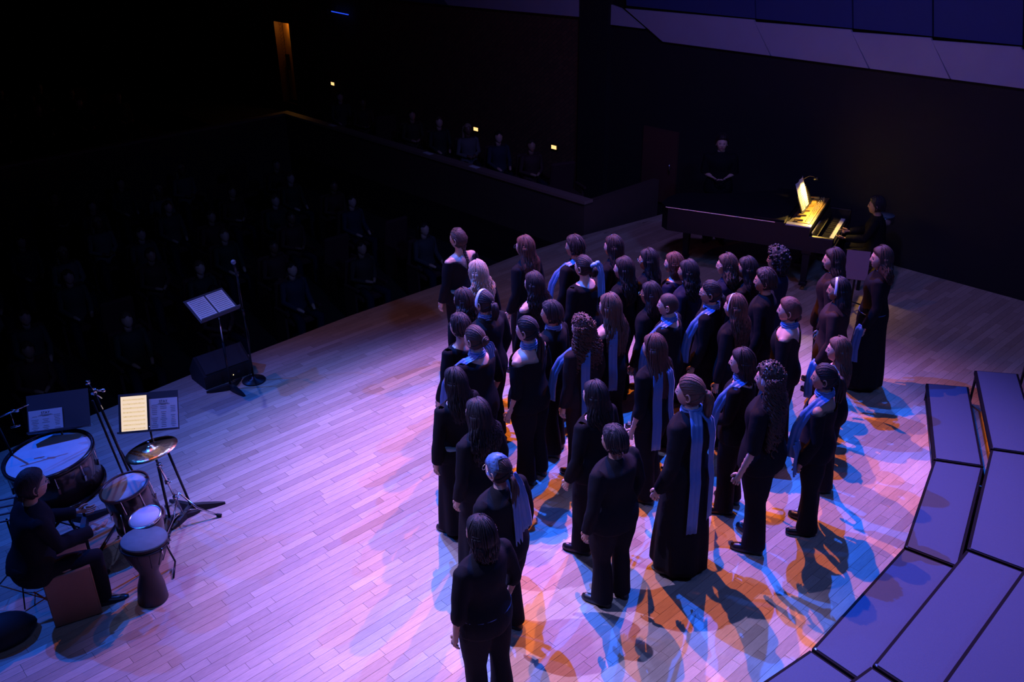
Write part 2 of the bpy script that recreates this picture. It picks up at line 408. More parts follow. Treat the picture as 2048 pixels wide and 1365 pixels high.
# ------------------------------------------------------------------ PEOPLE
def ico(sub):
    bm = bmesh.new(); bmesh.ops.create_icosphere(bm, subdivisions=sub, radius=1)
    vs = [v.co.copy() for v in bm.verts]; fs = [[v.index for v in f.verts] for f in bm.faces]; bm.free(); return vs, fs
ICO_V, ICO_F = ico(5)
ICO3_V, ICO3_F = ico(3)
def head_pt(p, ex=0.0):
    """unit direction -> head surface (head centre at origin, face towards +Y); ex pushes outwards"""
    px, py, pz = p
    k = 1 + ex
    x, y, z = .074 * px * k, .094 * py * k, .112 * pz * k
    if pz < 0:
        t = -pz
        x *= 1 - .30 * t ** 1.4
        if py < 0: y *= 1 - .42 * sst(.05, .8, t)
        else: y *= 1 - .06 * t
    if py > 0: y -= .006 * sst(.6, 1, py)
    if py > .3 and ex < .02:
        f = sst(.3, .6, py)
        zz = z
        ns = max(0, min(1, (.024 - zz) / .050)) if zz > -.026 else max(0, 1 - (-.026 - zz) / .009)
        y += f * .019 * ga(x, .0105 + .004 * ns) * ns
        y -= f * .009 * (ga(abs(x) - .031, .015) * ga(zz - .008, .012))
        y += f * .0045 * ga(zz - .027, .009) * ga(abs(x) - .025, .03)
        y += f * .007 * ga(x, .022) * (ga(zz + .050, .0065) + ga(zz + .062, .0065))
        y += f * .011 * ga(x, .022) * ga(zz + .088, .014)
        y += f * .004 * ga(abs(x) - .042, .018) * ga(zz + .022, .02)
    return Vector((x, y, z))
def make_head():
    # keep full density only on the face: pick coarse vertices elsewhere by using ico-4 for the rest
    v4, f4 = ico(4)
    bm = bmesh.new(); vs = [bm.verts.new(p) for p in v4]
    for f in f4: bm.faces.new([vs[i] for i in f])
    fr = [e for e in bm.edges if all(v.co.y > .55 and abs(v.co.x) < .62 and -.95 < v.co.z < .45 for v in e.verts)]
    bmesh.ops.subdivide_edges(bm, edges=fr, cuts=1, use_grid_fill=True)
    for v in bm.verts: v.co = head_pt(v.co.normalized())
    for f in bm.faces:
        c = f.calc_center_median()
        if c.y > .07 and abs(c.x) < .021 and -.066 < c.z < -.045: f.material_index = 2
    for s in (-1, 1):
        # ears
        n = 14
        pts = []
        for i in range(n + 1):
            a = -2.2 + 4.5 * i / n
            pts.append((s * (.075 + .010 * (cos(a - .6) * .5 + .5)), -.010 - .016 * cos(a) * 1.0, -.005 + .028 * sin(a)))
        tube(bm, pts, [.0055] * (n + 1), 6)
        ball(bm, (s * .074, -.008, -.008), (.006, .014, .022), 1)
        vs2 = ball(bm, (s * .031, .0735, .008), (.0125, .0115, .0075), 2)
        for f in {f for v in vs2 for f in v.link_faces}: f.material_index = 1
    bmesh.ops.triangulate(bm, faces=[f for f in bm.faces if len(f.verts) > 4])
    me = bpy.data.meshes.new('head_src'); bm.to_mesh(me); bm.free(); return me
HEAD = make_head()

TORSO = [(.84, 0, .160, .105), (.90, -.005, .172, .122), (.97, -.004, .158, .112), (1.04, 0, .132, .093), (1.12, .004, .134, .094), (1.22, .010, .150, .108), (1.28, .008, .160, .104), (1.33, 0, .166, .090), (1.365, -.004, .138, .066), (1.385, -.008, .090, .054), (1.415, -.008, .058, .054), (1.47, .004, .050, .052), (1.52, .012, .049, .054)]
def pose(kind='stand', arm=0, seed=0, bw=1.0):
    r = random.Random(seed)
    J = {}
    for s, k in ((-1, 'L'), (1, 'R')):
        ao = .02 + r.random() * .03
        J['sh' + k] = Vector((s * .165 * bw, -.002, 1.345))
        J['el' + k] = Vector((s * (.20 * bw + ao), -.03 + r.uniform(-.01, .02), 1.075))
        J['wr' + k] = Vector((s * (.205 * bw + ao), .03 + r.uniform(-.02, .05), .845))
        J['hp' + k] = Vector((s * .085 * bw, 0, .88))
        st = r.uniform(-.05, .05) * s
        J['kn' + k] = Vector((s * .095, .012 + st, .47))
        J['an' + k] = Vector((s * .10, -.02 + st, .08))
        J['toe' + k] = Vector((s * r.uniform(.1, .35), 1, 0)).normalized()
        if kind == 'sit':
            J['kn' + k] = Vector((s * .17, .40, .86)); J['an' + k] = Vector((s * .16, .37, .45))
            J['wr' + k] = Vector((s * .12, .30, 1.02)); J['el' + k] = Vector((s * .215, .03, 1.08))
    if arm == 1:   # both hands held in front
        for s, k in ((-1, 'L'), (1, 'R')): J['el' + k] = Vector((s * .22, .0, 1.08)); J['wr' + k] = Vector((s * .07, .20, 1.06))
    if arm == 2:   # left forearm raised a little
        J['elL'] = Vector((-.225, .03, 1.08)); J['wrL'] = Vector((-.17, .23, 1.02))
    if arm == 3:
        for s, k in ((-1, 'L'), (1, 'R')): J['el' + k] = Vector((s * .23, .12, 1.12)); J['wr' + k] = Vector((s * .16, .38, 1.08))
    return J
def shift_lean(v, lean): return Vector((v.x, v.y + lean * max(0, v.z - .9), v.z))
def arm_tubes(bm, J, k, off=0, end=1.0, hand=True, flare=0, drape=0):
    a, b, c = J['sh' + k], J['el' + k], J['wr' + k]
    if off == 0: a = a - Vector((0, 0, .016))
    up = a + Vector((0, 0, .012)) + (Vector((-.03, 0, 0)) if a.x > 0 else Vector((.03, 0, 0)))
    pts = [up, a, a.lerp(b, .35), a.lerp(b, .7), b]; rr = [.035 + off, .050 + off, .047 + off, .041 + off, .037 + off]
    if end > .5:
        f = (end - .5) * 2
        pts += [b.lerp(c, .35 * f), b.lerp(c, .7 * f), b.lerp(c, f)]
        rr += [.038 + off + flare * .3, .031 + off + flare * .6, .0245 + off + flare]
        if hand:
            d = (c - b).normalized(); pts.append(c + d * .035); rr.append((.033, .017)); pts.append(c + d * .085); rr.append((.036, .013))
    else:
        f = end * 2; pts = [up, a, a.lerp(b, f * .5), a.lerp(b, f)]; rr = [.036 + off, .052 + off, .050 + off + flare * .5, .046 + off + flare]
    rr = [(r if isinstance(r, tuple) else (r, r)) for r in rr]
    tube(bm, pts, rr, 10, ref=(0, 1, 0))
def fingers(bm, J, k, seed=0):
    b, c = J['el' + k], J['wr' + k]
    D = (c - b).normalized(); s = -1 if k == 'L' else 1
    S = Vector((0, 1, 0)) - D * D.y
    if S.length < .3: S = Vector((-s, 0, .3)) - D * Vector((-s, 0, .3)).dot(D)
    S.normalize(); N = D.cross(S) * (-1 if D.cross(S).x * s > 0 else 1)
    o = c + D * .082
    for i, (off, L) in enumerate(((.027, .066), (.009, .076), (-.009, .070), (-.026, .055))):
        p0 = o + S * off - D * .012; p1 = p0 + D * (L * .45) + N * .004; p2 = p1 + D * (L * .3) + N * L * .18; p3 = p2 + D * (L * .2) + N * L * .22
        tube(bm, [p0, p1, p2, p3], [.0088, .0085, .0078, .0055], 6)
    t0 = c + D * .02 + S * .022; t1 = t0 + D * .025 + S * .020 + N * .006; t2 = t1 + D * .026 + S * .006 + N * .010
    tube(bm, [t0, t1, t2, t2 + D * .016 + N * .006], [.012, .011, .0095, .006], 6)

JOBS = []       # meshes waiting for the remesh modifier
def queue(bm, vox, smooth, post):
    me = bpy.data.meshes.new('src'); bm.to_mesh(me); bm.free()
    o = bpy.data.objects.new('src', me); COL.objects.link(o)
    m = o.modifiers.new('r', 'REMESH'); m.mode = 'VOXEL'; m.voxel_size = vox; m.use_smooth_shade = True
    m2 = o.modifiers.new('s', 'SMOOTH'); m2.factor = .6; m2.iterations = smooth
    JOBS.append((o, post))
def run_jobs():
    bpy.context.view_layer.update(); dg = bpy.context.evaluated_depsgraph_get()
    res = []
    for o, post in JOBS: res.append((bpy.data.meshes.new_from_object(o.evaluated_get(dg)), post, o))
    for me, post, o in res:
        src = o.data; bpy.data.objects.remove(o); bpy.data.meshes.remove(src)
        me.materials.clear(); post(me)
    JOBS.clear()

NECK = {'crew': None,
        'boat': lambda x, y: 1.385 - (.050 if y < 0 else .02) * sst(.15, .02, abs(x)),
        'off': lambda x, y: 1.315 - (.03 if y < 0 else .0) * sst(.2, .0, abs(x)),
        'back': lambda x, y: 1.335 - (.11 if y < 0 else .0) * sst(.14, .0, abs(x))}

def hair_geo(style, bm, rnd, L=.35, wide=1.0):
    """hair in head space, face towards +Y"""
    def mask(p):
        if p.y > .45: line = .36 + (p.y - .45) * .50
        elif p.y > .02: line = -.15 + (p.y - .02) * 1.19
        else: line = -.62
        return p.z - line
    tight = {'buzz': .045, 'bun': .10, 'pony': .10, 'braid': .10}.get(style, .19)
    if style == 'curly': tight = .24
    if style == 'afro': tight = .45
    vmap = {}
    for f in ICO_F if style != 'buzz' else ICO_F:
        if all(mask(ICO_V[i]) > -.02 for i in f):
            vs = []
            for i in f:
                if i not in vmap:
                    p = ICO_V[i]; mk = mask(p); t = sst(-.02, .22, mk)
                    az = math.atan2(p.x, p.y + .25)
                    rid = .012 * sin(az * 46 + 3 * noise.noise(p * 3)) + .02 * noise.noise(Vector((az * 5, p.z * 2, 1)))
                    if style in ('short', 'tousled'): rid += .07 * noise.noise(p * 6 + Vector((rnd, 0, 0)))
                    if style in ('curly', 'afro'): rid = .10 * noise.noise(p * 9 + Vector((rnd, 0, 0))) + .06 * noise.noise(p * 18)
                    if style == 'buzz': rid = 0
                    if style in ('short', 'tousled') and p.z > 0: rid += .04
                    # parting
                    part = ga(p.x - .1, .05) * sst(-.3, .3, p.y) if style not in ('bun', 'pony', 'curly', 'afro', 'buzz') else 0
                    q = head_pt(p, .0) ; qq = head_pt(p, max(.021, (tight + rid) * t - .03 * part))
                    if t < .05: qq = head_pt(p, 0) * .995
                    vmap[i] = bm.verts.new(qq)
                vs.append(vmap[i])
            bm.faces.new(vs)
    r = random.Random(int(rnd * 97))
    def locks(num, L, w0, w1, wave, amp, ex, a0=-.15, a1=pi + .15, rad=.0058):
        # thin strands that start at the parting, follow the skull and then hang
        for _ in range(num):
            a = r.uniform(a0, a1); ph = r.random() * 6; LL = L * r.uniform(.72, 1.08); pts = []; rr = []
            bx, by = cos(a), -sin(a)
            e0 = r.uniform(1.15, 1.45); off = ex + r.uniform(-.02, .05)
            for j in range(7):
                e = e0 * (1 - j / 6); p = Vector((bx * cos(e), by * cos(e) + .10 * sin(e), sin(e))).normalized()
                pts.append(head_pt(p, off) + Vector((.003 * sin(j * 1.3 + ph), 0, 0))); rr.append(rad * (.6 + .4 * j / 6))
            z0 = pts[-1].z
            for j in range(1, 11):
                t = j / 10; z = z0 - t * (LL + z0)
                yc = -.030 - .012 * sst(0, .25, t * L / .3) - .058 * sst(.10, .26, t * L)
                wx = (w0 + (w1 - w0) * sst(0, .8, t)) * 1.02 * (1 - .3 * sst(.7, 1, t)); wy = .078 - .038 * sst(.12, .28, t * L)
                wv = (amp * 1.3 + .002) * sin(wave * z * 60 + ph) * sst(.0, .5, t)
                q = Vector((wx * bx + wv, yc + wy * by + wv * .4, z)); s_ = sst(0, .35, t)
                pts.append(Vector((pts[6].x, pts[6].y, z)).lerp(q, s_)); rr.append(rad * (1 - .7 * t) + .0008)
            tube(bm, pts, rr, 5)
    def mass(L, w0, w1, wave=0, amp=0, n=44, m=26, y0=-.030, endt=.7, drop=0):
        rs = []
        for j in range(m + 1):
            t = j / m; z = .045 - t * (L + .045)
            # follows skull, nape then lies on the upper back
            yc = y0 - .012 * sst(0, .25, t * L / .3) - .058 * sst(.10, .26, t * L)
            wx = (w0 + (w1 - w0) * sst(0, .8, t)) * (1 - (1 - endt) * sst(.7, 1, t))
            wy = .066 - .030 * sst(.12, .28, t * L)
            ring = []
            for i in range(n):
                a = 2 * pi * i / n
                rid = 1 + .035 * sin(a * 13 + rnd) + .04 * noise.noise(Vector((cos(a) * 6, sin(a) * 6, rnd + t * 1.3)))
                wv = amp * sin(wave * z * 60 + 3 * noise.noise(Vector((cos(a) * 2, sin(a) * 2, rnd))) * 2) * sst(.05, .4, t)
                zz = z + (r.uniform(-.02, .015) * L if j == m else 0)
                ring.append(Vector(((wx * rid) * cos(a) + wv, yc + wy * rid * sin(a) + wv * .5, zz)))
            rs.append(ring)
        rings(bm, rs)
        for _ in range(34):
            a = r.uniform(pi * .95, 2 * pi + .15); pts = []; rr = []; ph = r.random() * 6; LL = L * r.uniform(.8, 1.06)
            for j in range(11):
                t = j / 10; z = .03 - t * (LL + .03)
                yc = y0 - .012 * sst(0, .25, t * L / .3) - .058 * sst(.10, .26, t * L)
                wx = (w0 + (w1 - w0) * sst(0, .8, t)) * (1 - (1 - endt) * sst(.7, 1, t)) * 1.01
                wy = .068 - .030 * sst(.12, .28, t * L)
                wv = (amp * 1.4 + .003) * sin(wave * z * 60 + ph) * sst(.1, .5, t)
                pts.append((wx * cos(a) + wv, yc + wy * sin(a) + wv * .4, z)); rr.append(.0075 * (1 - .6 * t) + .001)
            tube(bm, pts, rr, 5)
    def helix(n, L, rad, w0, w1, y0=-.03, turns=7):
        for _ in range(n):
            a = r.uniform(pi * .85, 2 * pi + .45); LL = L * r.uniform(.5, 1.05); ph = r.random() * 6; pts = []
            k = int(turns * 5 * LL / L) + 5
            zt = r.uniform(-.02, .06)
            for j in range(k + 1):
                t = j / k; z = zt - t * LL
                tt = (zt - z) / L
                yc = y0 - .055 * sst(.10, .26, tt * L)
                wx = w0 + (w1 - w0) * sst(0, .7, tt); wy = .075 - .025 * sst(.12, .28, tt * L)
                pts.append((wx * cos(a) + rad * cos(ph + turns * 2 * pi * t), yc + wy * sin(a) + rad * sin(ph + turns * 2 * pi * t), z))
            tube(bm, pts, .0055, 4)
    if style == 'long': mass(L, .088 * wide, .128 * wide, 1, .003, endt=.85); locks(110, L, .092 * wide, .136 * wide, 1, .004, .23)
    if style == 'wavy': mass(L, .092 * wide, .146 * wide, 1.0, .012, endt=.85); locks(140, L, .100 * wide, .160 * wide, 1.0, .014, .25, rad=.0065)
    if style == 'frizzy': mass(L, .094 * wide, .155 * wide, 1.3, .013, endt=.9); locks(170, L, .102 * wide, .172 * wide, 1.6, .016, .23, rad=.0055)
    if style == 'bob': mass(L, .088 * wide, .092 * wide, 1, .004, endt=.85); locks(60, L, .090 * wide, .094 * wide, 1, .004, .21)
    if style in ('short', 'tousled'): locks(46, .055, .084, .080, 2, .004, .22, a0=-.05, a1=pi + .05, rad=.007)
    if style == 'curly':
        mass(L * .88, .090 * wide, .135 * wide, 2, .012, n=36, m=18, endt=.85)
        helix(230, L, .012, .100 * wide, .168 * wide)
        for _ in range(60):
            a = r.uniform(0, 2 * pi); el = r.uniform(.35, 1.45); p = Vector((cos(a) * cos(el), sin(a) * cos(el), sin(el)))
            if mask(p) < .1: continue
            q = head_pt(p, .26); ph = r.random() * 6
            tube(bm, [q + Vector((.008 * cos(ph + j * 1.3), .008 * sin(ph + j * 1.3), .008 - j * .006)) for j in range(6)], .006, 4)
    if style == 'afro':
        for _ in range(150):
            p = Vector((r.gauss(0, 1), r.gauss(0, 1), r.gauss(0, 1))).normalized()
            if mask(p) < .02: continue
            ball(bm, head_pt(p, .48), r.uniform(.012, .022), 1)
        mass(.13, .10, .12, 2, .012, n=36, m=10, y0=-.05)
    if style in ('bun', 'pony', 'lowbun', 'braid'):
        tz = {'bun': .16, 'pony': .22, 'lowbun': -.42, 'braid': -.45}[style]; T = Vector((0, -1, tz)).normalized()
        for k in range(64):
            a = 2 * pi * k / 64; st_ = Vector((cos(a) * .8, .62 + .10 * sin(a), .12 + .72 * sin(a))).normalized()
            if st_.z < -.1: st_ = Vector((st_.x, -.1, -.25)).normalized()
            for _ in range(12):
                if mask(st_) < .03: st_ = (st_ * .9 + Vector((0, -.25, .12)) * .4).normalized()
            pts = []
            for j in range(8):
                t = j / 7; q = (st_ * (1 - t) + T * t).normalized(); pts.append(head_pt(q, .045 + .075 * sst(0, .3, t) + .012 * sin(k * 2.1)))
            tube(bm, pts, [.003, .0055, .0065, .0065, .0065, .006, .005, .004], 5)
    if style == 'bun':
        ball(bm, (0, -.118, .020 + wide * .0), (.036, .03, .034), 2)
        for j in range(3):
            n = 22; tube(bm, [(0 + (.014 + .010 * j) * cos(2 * pi * i / n), -.138 + .010 * j, .020 + (.014 + .010 * j) * sin(2 * pi * i / n)) for i in range(n + 1)], .009, 6)
    if style == 'lowbun':
        ball(bm, (0, -.088, -.052), (.032, .028, .030), 2)
        for j in range(3):
            n = 22; tube(bm, [((.013 + .009 * j) * cos(2 * pi * i / n), -.108 + .009 * j, -.052 + (.013 + .009 * j) * sin(2 * pi * i / n)) for i in range(n + 1)], .008, 6)
    if style == 'pony':
        z0 = .025 if wide >= 1 else -.01
        tube(bm, [(0, -.085, z0), (0, -.115, z0 + .004)], [.020, .018], 10)
        for j in range(24):
            a = r.uniform(0, 6.28); rr0 = r.uniform(.0, .017); pts = []
            for i in range(11):
                t = i / 10
                sp = 1 + 1.1 * sin(pi * min(1, t * .8)); wv = .006 * sin(t * 9 + j)
                pts.append((rr0 * sp * cos(a) + wv, -.100 - .038 * sin(min(1, t * 4) * pi / 2) + rr0 * sp * sin(a) * .8 + .012 * t, z0 + .012 * sin(min(1, t * 5) * pi) - t * L))
            tube(bm, pts, [.011, .014, .015, .015, .014, .013, .012, .011, .009, .006, .002], 6)
    if style == 'braid':
        ball(bm, (0, -.066, -.06), (.035, .03, .05), 2)
        for j in range(12):
            for s in (-1, 1):
                z = -.08 - j * L / 12 - (s * .5 + .5) * L / 24
                y = -.072 - .052 * sst(.10, .26, -z)
                ball(bm, (s * .009, y, z), (.014, .013, .020), 1)
def neck_scarf(bm):
    for j, (z, r0) in enumerate(((1.405, .070), (1.425, .066), (1.442, .060))):
        n = 26
        tube(bm, [((r0 + .004 * sin(i * 1.7 + j)) * cos(2 * pi * i / n), -.006 + (r0 + .006) * sin(2 * pi * i / n), z + .008 * sin(2 * pi * i / n + 2) + .003 * sin(i * 2.3 + j)) for i in range(n + 1)], (lambda q: [q] * (n + 1))((.009, .011)), 7)
def ribbon(bm, pts, w, th=.004, fold=.004, side=Vector((1, 0, 0)), n=9):
    pts = [Vector(p) for p in pts]; sm = []
    for a, b in zip(pts, pts[1:]):
        for t in (0, .25, .5, .75): sm.append(a.lerp(b, t))
    sm.append(pts[-1]); rs = []
    for i, p in enumerate(sm):
        t = (sm[min(i + 1, len(sm) - 1)] - sm[max(i - 1, 0)]).normalized()
        S = (side - t * side.dot(t)).normalized(); N = t.cross(S)
        ww = w(i / (len(sm) - 1)) if callable(w) else w
        top = []; bot = []
        for j in range(n):
            u = j / (n - 1) - .5
            f = fold * sin(u * 15 + i * .10) + fold * .5 * sin(i * .5)
            top.append(p + S * (u * ww) + N * (f + th / 2)); bot.append(p + S * (u * ww) + N * (f - th / 2))
        rs.append(top + bot[::-1])
    rings(bm, rs)

def person(pid, x, y, H, az, skin='p', hair=('long', 'brown', .3), top='crew', sleeve=1.0, bottom='pants', cloth=None,
           scarf=(), band=None, glasses=False, belt=None, head_az=None, label='', group='choir standing on the stage',
           arm=0, bw=1.13, kind='stand', lean=0.0, zbase=0, cat='person', shoes=True, bottom_cloth=None, tilt=0):
    S = H / 1.66
    if kind == 'sit': pass
    rnd = (pid * 7.31) % 10
    J = pose(kind, arm, pid, bw)
    if lean: J = {k: (shift_lean(v, lean) if not k.startswith('toe') else v) for k, v in J.items()}
    cloth = cloth or M_CLOTH; bcl = bottom_cloth or cloth
    root_holder = {}
    zoff = 0 if kind == 'stand' else -.40
    # --- body
    bm = bmesh.new()
    secs = [(z, yc, rx * bw, ry * bw) if z < 1.38 else (z, yc, rx, ry) for z, yc, rx, ry in TORSO]
    rings(bm, [ering((0, yc + lean * max(0, z - .9), z), rx, ry, 20) for z, yc, rx, ry in secs])
    for k in 'LR':
        arm_tubes(bm, J, k)
        h, kn, an = J['hp' + k], J['kn' + k], J['an' + k]
        tube(bm, [h, h.lerp(kn, .5), kn, kn.lerp(an, .4), an], [.082 * bw, .068 * bw, .050, .048, .034], 10)
        t = J['toe' + k]; a = an + Vector((0, 0, -.045)); tube(bm, [a - t * .05, a + t * .03, a + t * .12, a + t * .17], [(.03, .028), (.036, .028), (.038, .018), (.03, .012)], 8, ref=(0, 0, 1))
    hc = Vector((0, .018 + lean * .62, 1.545)); hyaw = -(R(head_az - az)) if head_az is not None else 0
    HM = Matrix.Translation(hc) @ Matrix.Rotation(hyaw, 4, 'Z') @ Matrix.Rotation(tilt, 4, 'X') @ Matrix.Scale(1.07, 4)
    objs = {}
    def post_body(me):
        b2 = bmesh.new(); b2.from_mesh(me); b2.normal_update()
        FN = NECK[top] or (lambda x, y: 1.405)
        for v in b2.verts:
            c = v.co
            if .8 < c.z < FN(c.x, c.y - lean * .45) - .010 and abs(c.x) < .24 * bw and c.z > .88: c -= v.normal * .010
        n0 = len(b2.verts); b2.from_mesh(HEAD)
        b2.verts.ensure_lookup_table()
        for v in list(b2.verts)[n0:]: v.co = HM @ v.co
        for k in 'LR': fingers(b2, J, k)
        b2.to_mesh(me); b2.free()
        me.transform(Matrix.Translation((0, 0, zoff * 1)) if zoff else Matrix())
        for q in (SKINS[skin], M_EYE, M_LIP): me.materials.append(q)
        me.polygons.foreach_set('use_smooth', [True] * len(me.polygons))
        objs['root'].data = me
    root = bpy.data.objects.new('person', bpy.data.meshes.new('body')); COL.objects.link(root)
    root.location = (x, y, zbase); root.rotation_euler = (0, 0, R(-az)); root.scale = (S, S, S)
    tag(root, label, cat, group); objs['root'] = root
    queue(bm, .0145, 5, post_body)
    def child(name, bmx, m, lab=None):
        if zoff: bmesh.ops.translate(bmx, verts=bmx.verts, vec=(0, 0, zoff))
        o = link(name, bmx, m, root)
        if lab: o['label'] = lab
        return o
    # --- blouse
    bm = bmesh.new(); of = .019
    tz = 1.40 if top != 'crew' else 1.41
    ss = [(z, yc, rx + of, ry + of) for z, yc, rx, ry in secs if .86 < z < 1.35] + [(1.365, -.004, .166, .090), (1.385, -.008, .124, .080), (tz + .01, -.008, .074, .066)]
    ss = [(.80, 0, .186 * bw, .135 * bw)] + ss if kind == 'stand' else ss
    ss = [(z, yc, rx * (1.03 if z < 1.1 else 1), ry * (1.06 if z < 1.1 else 1)) for z, yc, rx, ry in ss]
    rings(bm, [ering((0, yc + lean * max(0, z - .9), z), rx, ry, 20) for z, yc, rx, ry in ss])
    for k in 'LR': arm_tubes(bm, J, k, .019, sleeve, hand=False, flare=.008)
    def post_blouse(me, top=top, J=J):
        b2 = bmesh.new(); b2.from_mesh(me)
        F = NECK[top]
        for v in b2.verts:
            a = noise.noise(v.co * 7 + Vector((rnd, 0, 0))) * .006 + noise.noise(Vector((v.co.x * 14, v.co.y * 14, v.co.z * 5 + rnd))) * .004
            v.co += v.normal * a
        if F:
            val = {v: v.co.z - (F(v.co.x, v.co.y - lean * .45)) for v in b2.verts}
            kill = [f for f in b2.faces if all(val[v] > 0 for v in f.verts)]
            bmesh.ops.delete(b2, geom=kill, context='FACES')
            for v in b2.verts:
                if v.is_boundary and val.get(v, 0) > 0: v.co.z -= val[v]
        b2.to_mesh(me); b2.free()
        if zoff: me.transform(Matrix.Translation((0, 0, zoff)))
        linkm('blouse', me, cloth, root)
    queue(bm, .0175, 4, post_blouse)
    # --- trousers or skirt
    if bottom == 'pants':
        bm = bmesh.new()
        rings(bm, [ering((0, yy, z), rx * bw, ry * bw, 18) for z, yy, rx, ry in ((.985, -.003, .163, .117), (.92, -.005, .180, .132), (.86, -.003, .178, .128), (.80, 0, .165, .11))])
        for k in 'LR':
            h, kn, an = J['hp' + k], J['kn' + k], J['an' + k]
            if kind == 'stand':
                tube(bm, [h + Vector((0, 0, -.02)), h.lerp(kn, .5), kn, kn.lerp(an, .5), an + Vector((0, .012, -.035))], [(.100 * bw, .112 * bw), (.090 * bw, .095 * bw), (.074, .078), (.080, .085), (.088, .100)], 12, ref=(1, 0, 0))
            else:
                tube(bm, [h + Vector((0, -.03, 0)), h.lerp(kn, .5), kn + Vector((0, 0, -.005)), kn.lerp(an, .5), an + Vector((0, .01, .0))], [.098, .088, .072, .068, .066], 12)
        def post_pants(me):
            b2 = bmesh.new(); b2.from_mesh(me)
            for v in b2.verts:
                v.co += v.normal * (noise.noise(Vector((v.co.x * 9, v.co.y * 9, v.co.z * 3 + rnd))) * .012)
            b2.to_mesh(me); b2.free()
            if zoff: me.transform(Matrix.Translation((0, 0, zoff)))
            linkm('trousers', me, bcl, root)
        queue(bm, .019, 3, post_pants)
    else:
        bm = bmesh.new(); rs = []; n = 56
        for j in range(22):
            t = j / 21; z = 1.0 - t * (.93 if bottom == 'skirt' else .98)
            fl = sst(.1, 1, t); rx = (.160 + .03 * sst(0, .15, t) + .01 * fl) * bw; ry = (.115 + .025 * sst(0, .15, t) + .05 * fl) * bw
            rs.append([Vector((rx * (1 + .05 * fl * sin(i * 2 * pi / n * 9 + rnd) + .03 * fl * noise.noise(Vector((i * .4, t * 2, rnd)))) * cos(2 * pi * i / n), -.004 + ry * (1 + .06 * fl * sin(i * 2 * pi / n * 9 + rnd)) * sin(2 * pi * i / n), z)) for i in range(n)])
        rings(bm, rs); child('skirt', bm, bcl)
    if shoes:
        for k in 'LR':
            bm = bmesh.new(); an = J['an' + k]; t = J['toe' + k]; gz = an.z - .062; sd = Vector((t.y, -t.x, 0))
            rs = []
            for d, w_, h in ((-.075, .022, .05), (-.06, .034, .075), (-.02, .037, .088), (.04, .040, .066), (.10, .044, .048), (.15, .040, .040), (.185, .022, .028)):
                c = Vector((an.x, an.y, gz)) + t * d
                rs.append([c + sd * w_ * cos(a) + Vector((0, 0, (h if sin(a) > 0 else .018) * (sin(a)) ** (1 if sin(a) > 0 else 1))) for a in [2 * pi * i / 12 for i in range(12)]])
            rings(bm, rs)
            child('shoe', bm, M_SHOE)
    # --- hair
    st, hcname, hl = hair[:3]; wide = hair[3] if len(hair) > 3 else 1.0
    bm = bmesh.new(); hair_geo(st, bm, rnd, hl, wide)
    bmesh.ops.transform(bm, matrix=HM, verts=bm.verts)
    child('hair', bm, HAIRS[hcname])
    # --- extras
    def rib(bm, P, w_, **k):
        ribbon(bm, [(a * (bw if c < 1.38 else 1), b_ * (bw if c < 1.38 else 1) - (.012 if b_ < -.1 else 0), c) for a, b_, c in P], w_, **k)
    for sname in scarf:
        bm = bmesh.new(); m = M_SATIN
        if sname == 'neck': neck_scarf(bm)
        elif sname[:4] == 'back':
            L = float(sname[4:]); rib(bm, [(-.040, -.045, 1.44), (-.070, -.075, 1.41), (-.100, -.098, 1.37), (-.128, -.110, 1.27), (-.122, -.105, 1.15), (-.122, -.112, 1.02), (-.135, -.128, .92), (-.138, -.130, max(.3, 1.4 - L))], .085, side=Vector((.75, -.65, 0)))
        elif sname[:3] == 'mid':
            L = float(sname[3:]); rib(bm, [(.02, -.060, 1.44), (.02, -.094, 1.41), (.02, -.122, 1.36), (.02, -.142, 1.26), (.015, -.142, 1.15), (.012, -.150, 1.02), (.01, -.168, .92), (.01, -.172, max(.3, 1.4 - L))], .085)
        elif sname == 'right': rib(bm, [(.05, .0, 1.435), (.10, .012, 1.405), (.165, .045, 1.37), (.195, .10, 1.25), (.20, .12, 1.1), (.205, .12, .95), (.21, .12, .84)], .07, side=Vector((0, 1, 0)))
        elif sname == 'left': rib(bm, [(-.04, -.035, 1.438), (-.09, -.03, 1.413), (-.15, .01, 1.388), (-.205, .075, 1.29), (-.235, .115, 1.17), (-.245, .13, 1.02), (-.25, .13, .88)], .085, side=Vector((0, 1, 0)))
        elif sname == 'hand': rib(bm, [(-.225, .07, .86), (-.255, .09, .83), (-.27, .10, .74), (-.27, .11, .58), (-.275, .10, .44)], .09, side=Vector((.3, 1, 0)).normalized())
        elif sname == 'hem': rib(bm, [(.12, -.155, .98), (.13, -.17, .9), (.135, -.175, .8), (.13, -.18, .68)], .10, fold=.01)
        child('scarf', bm, m)
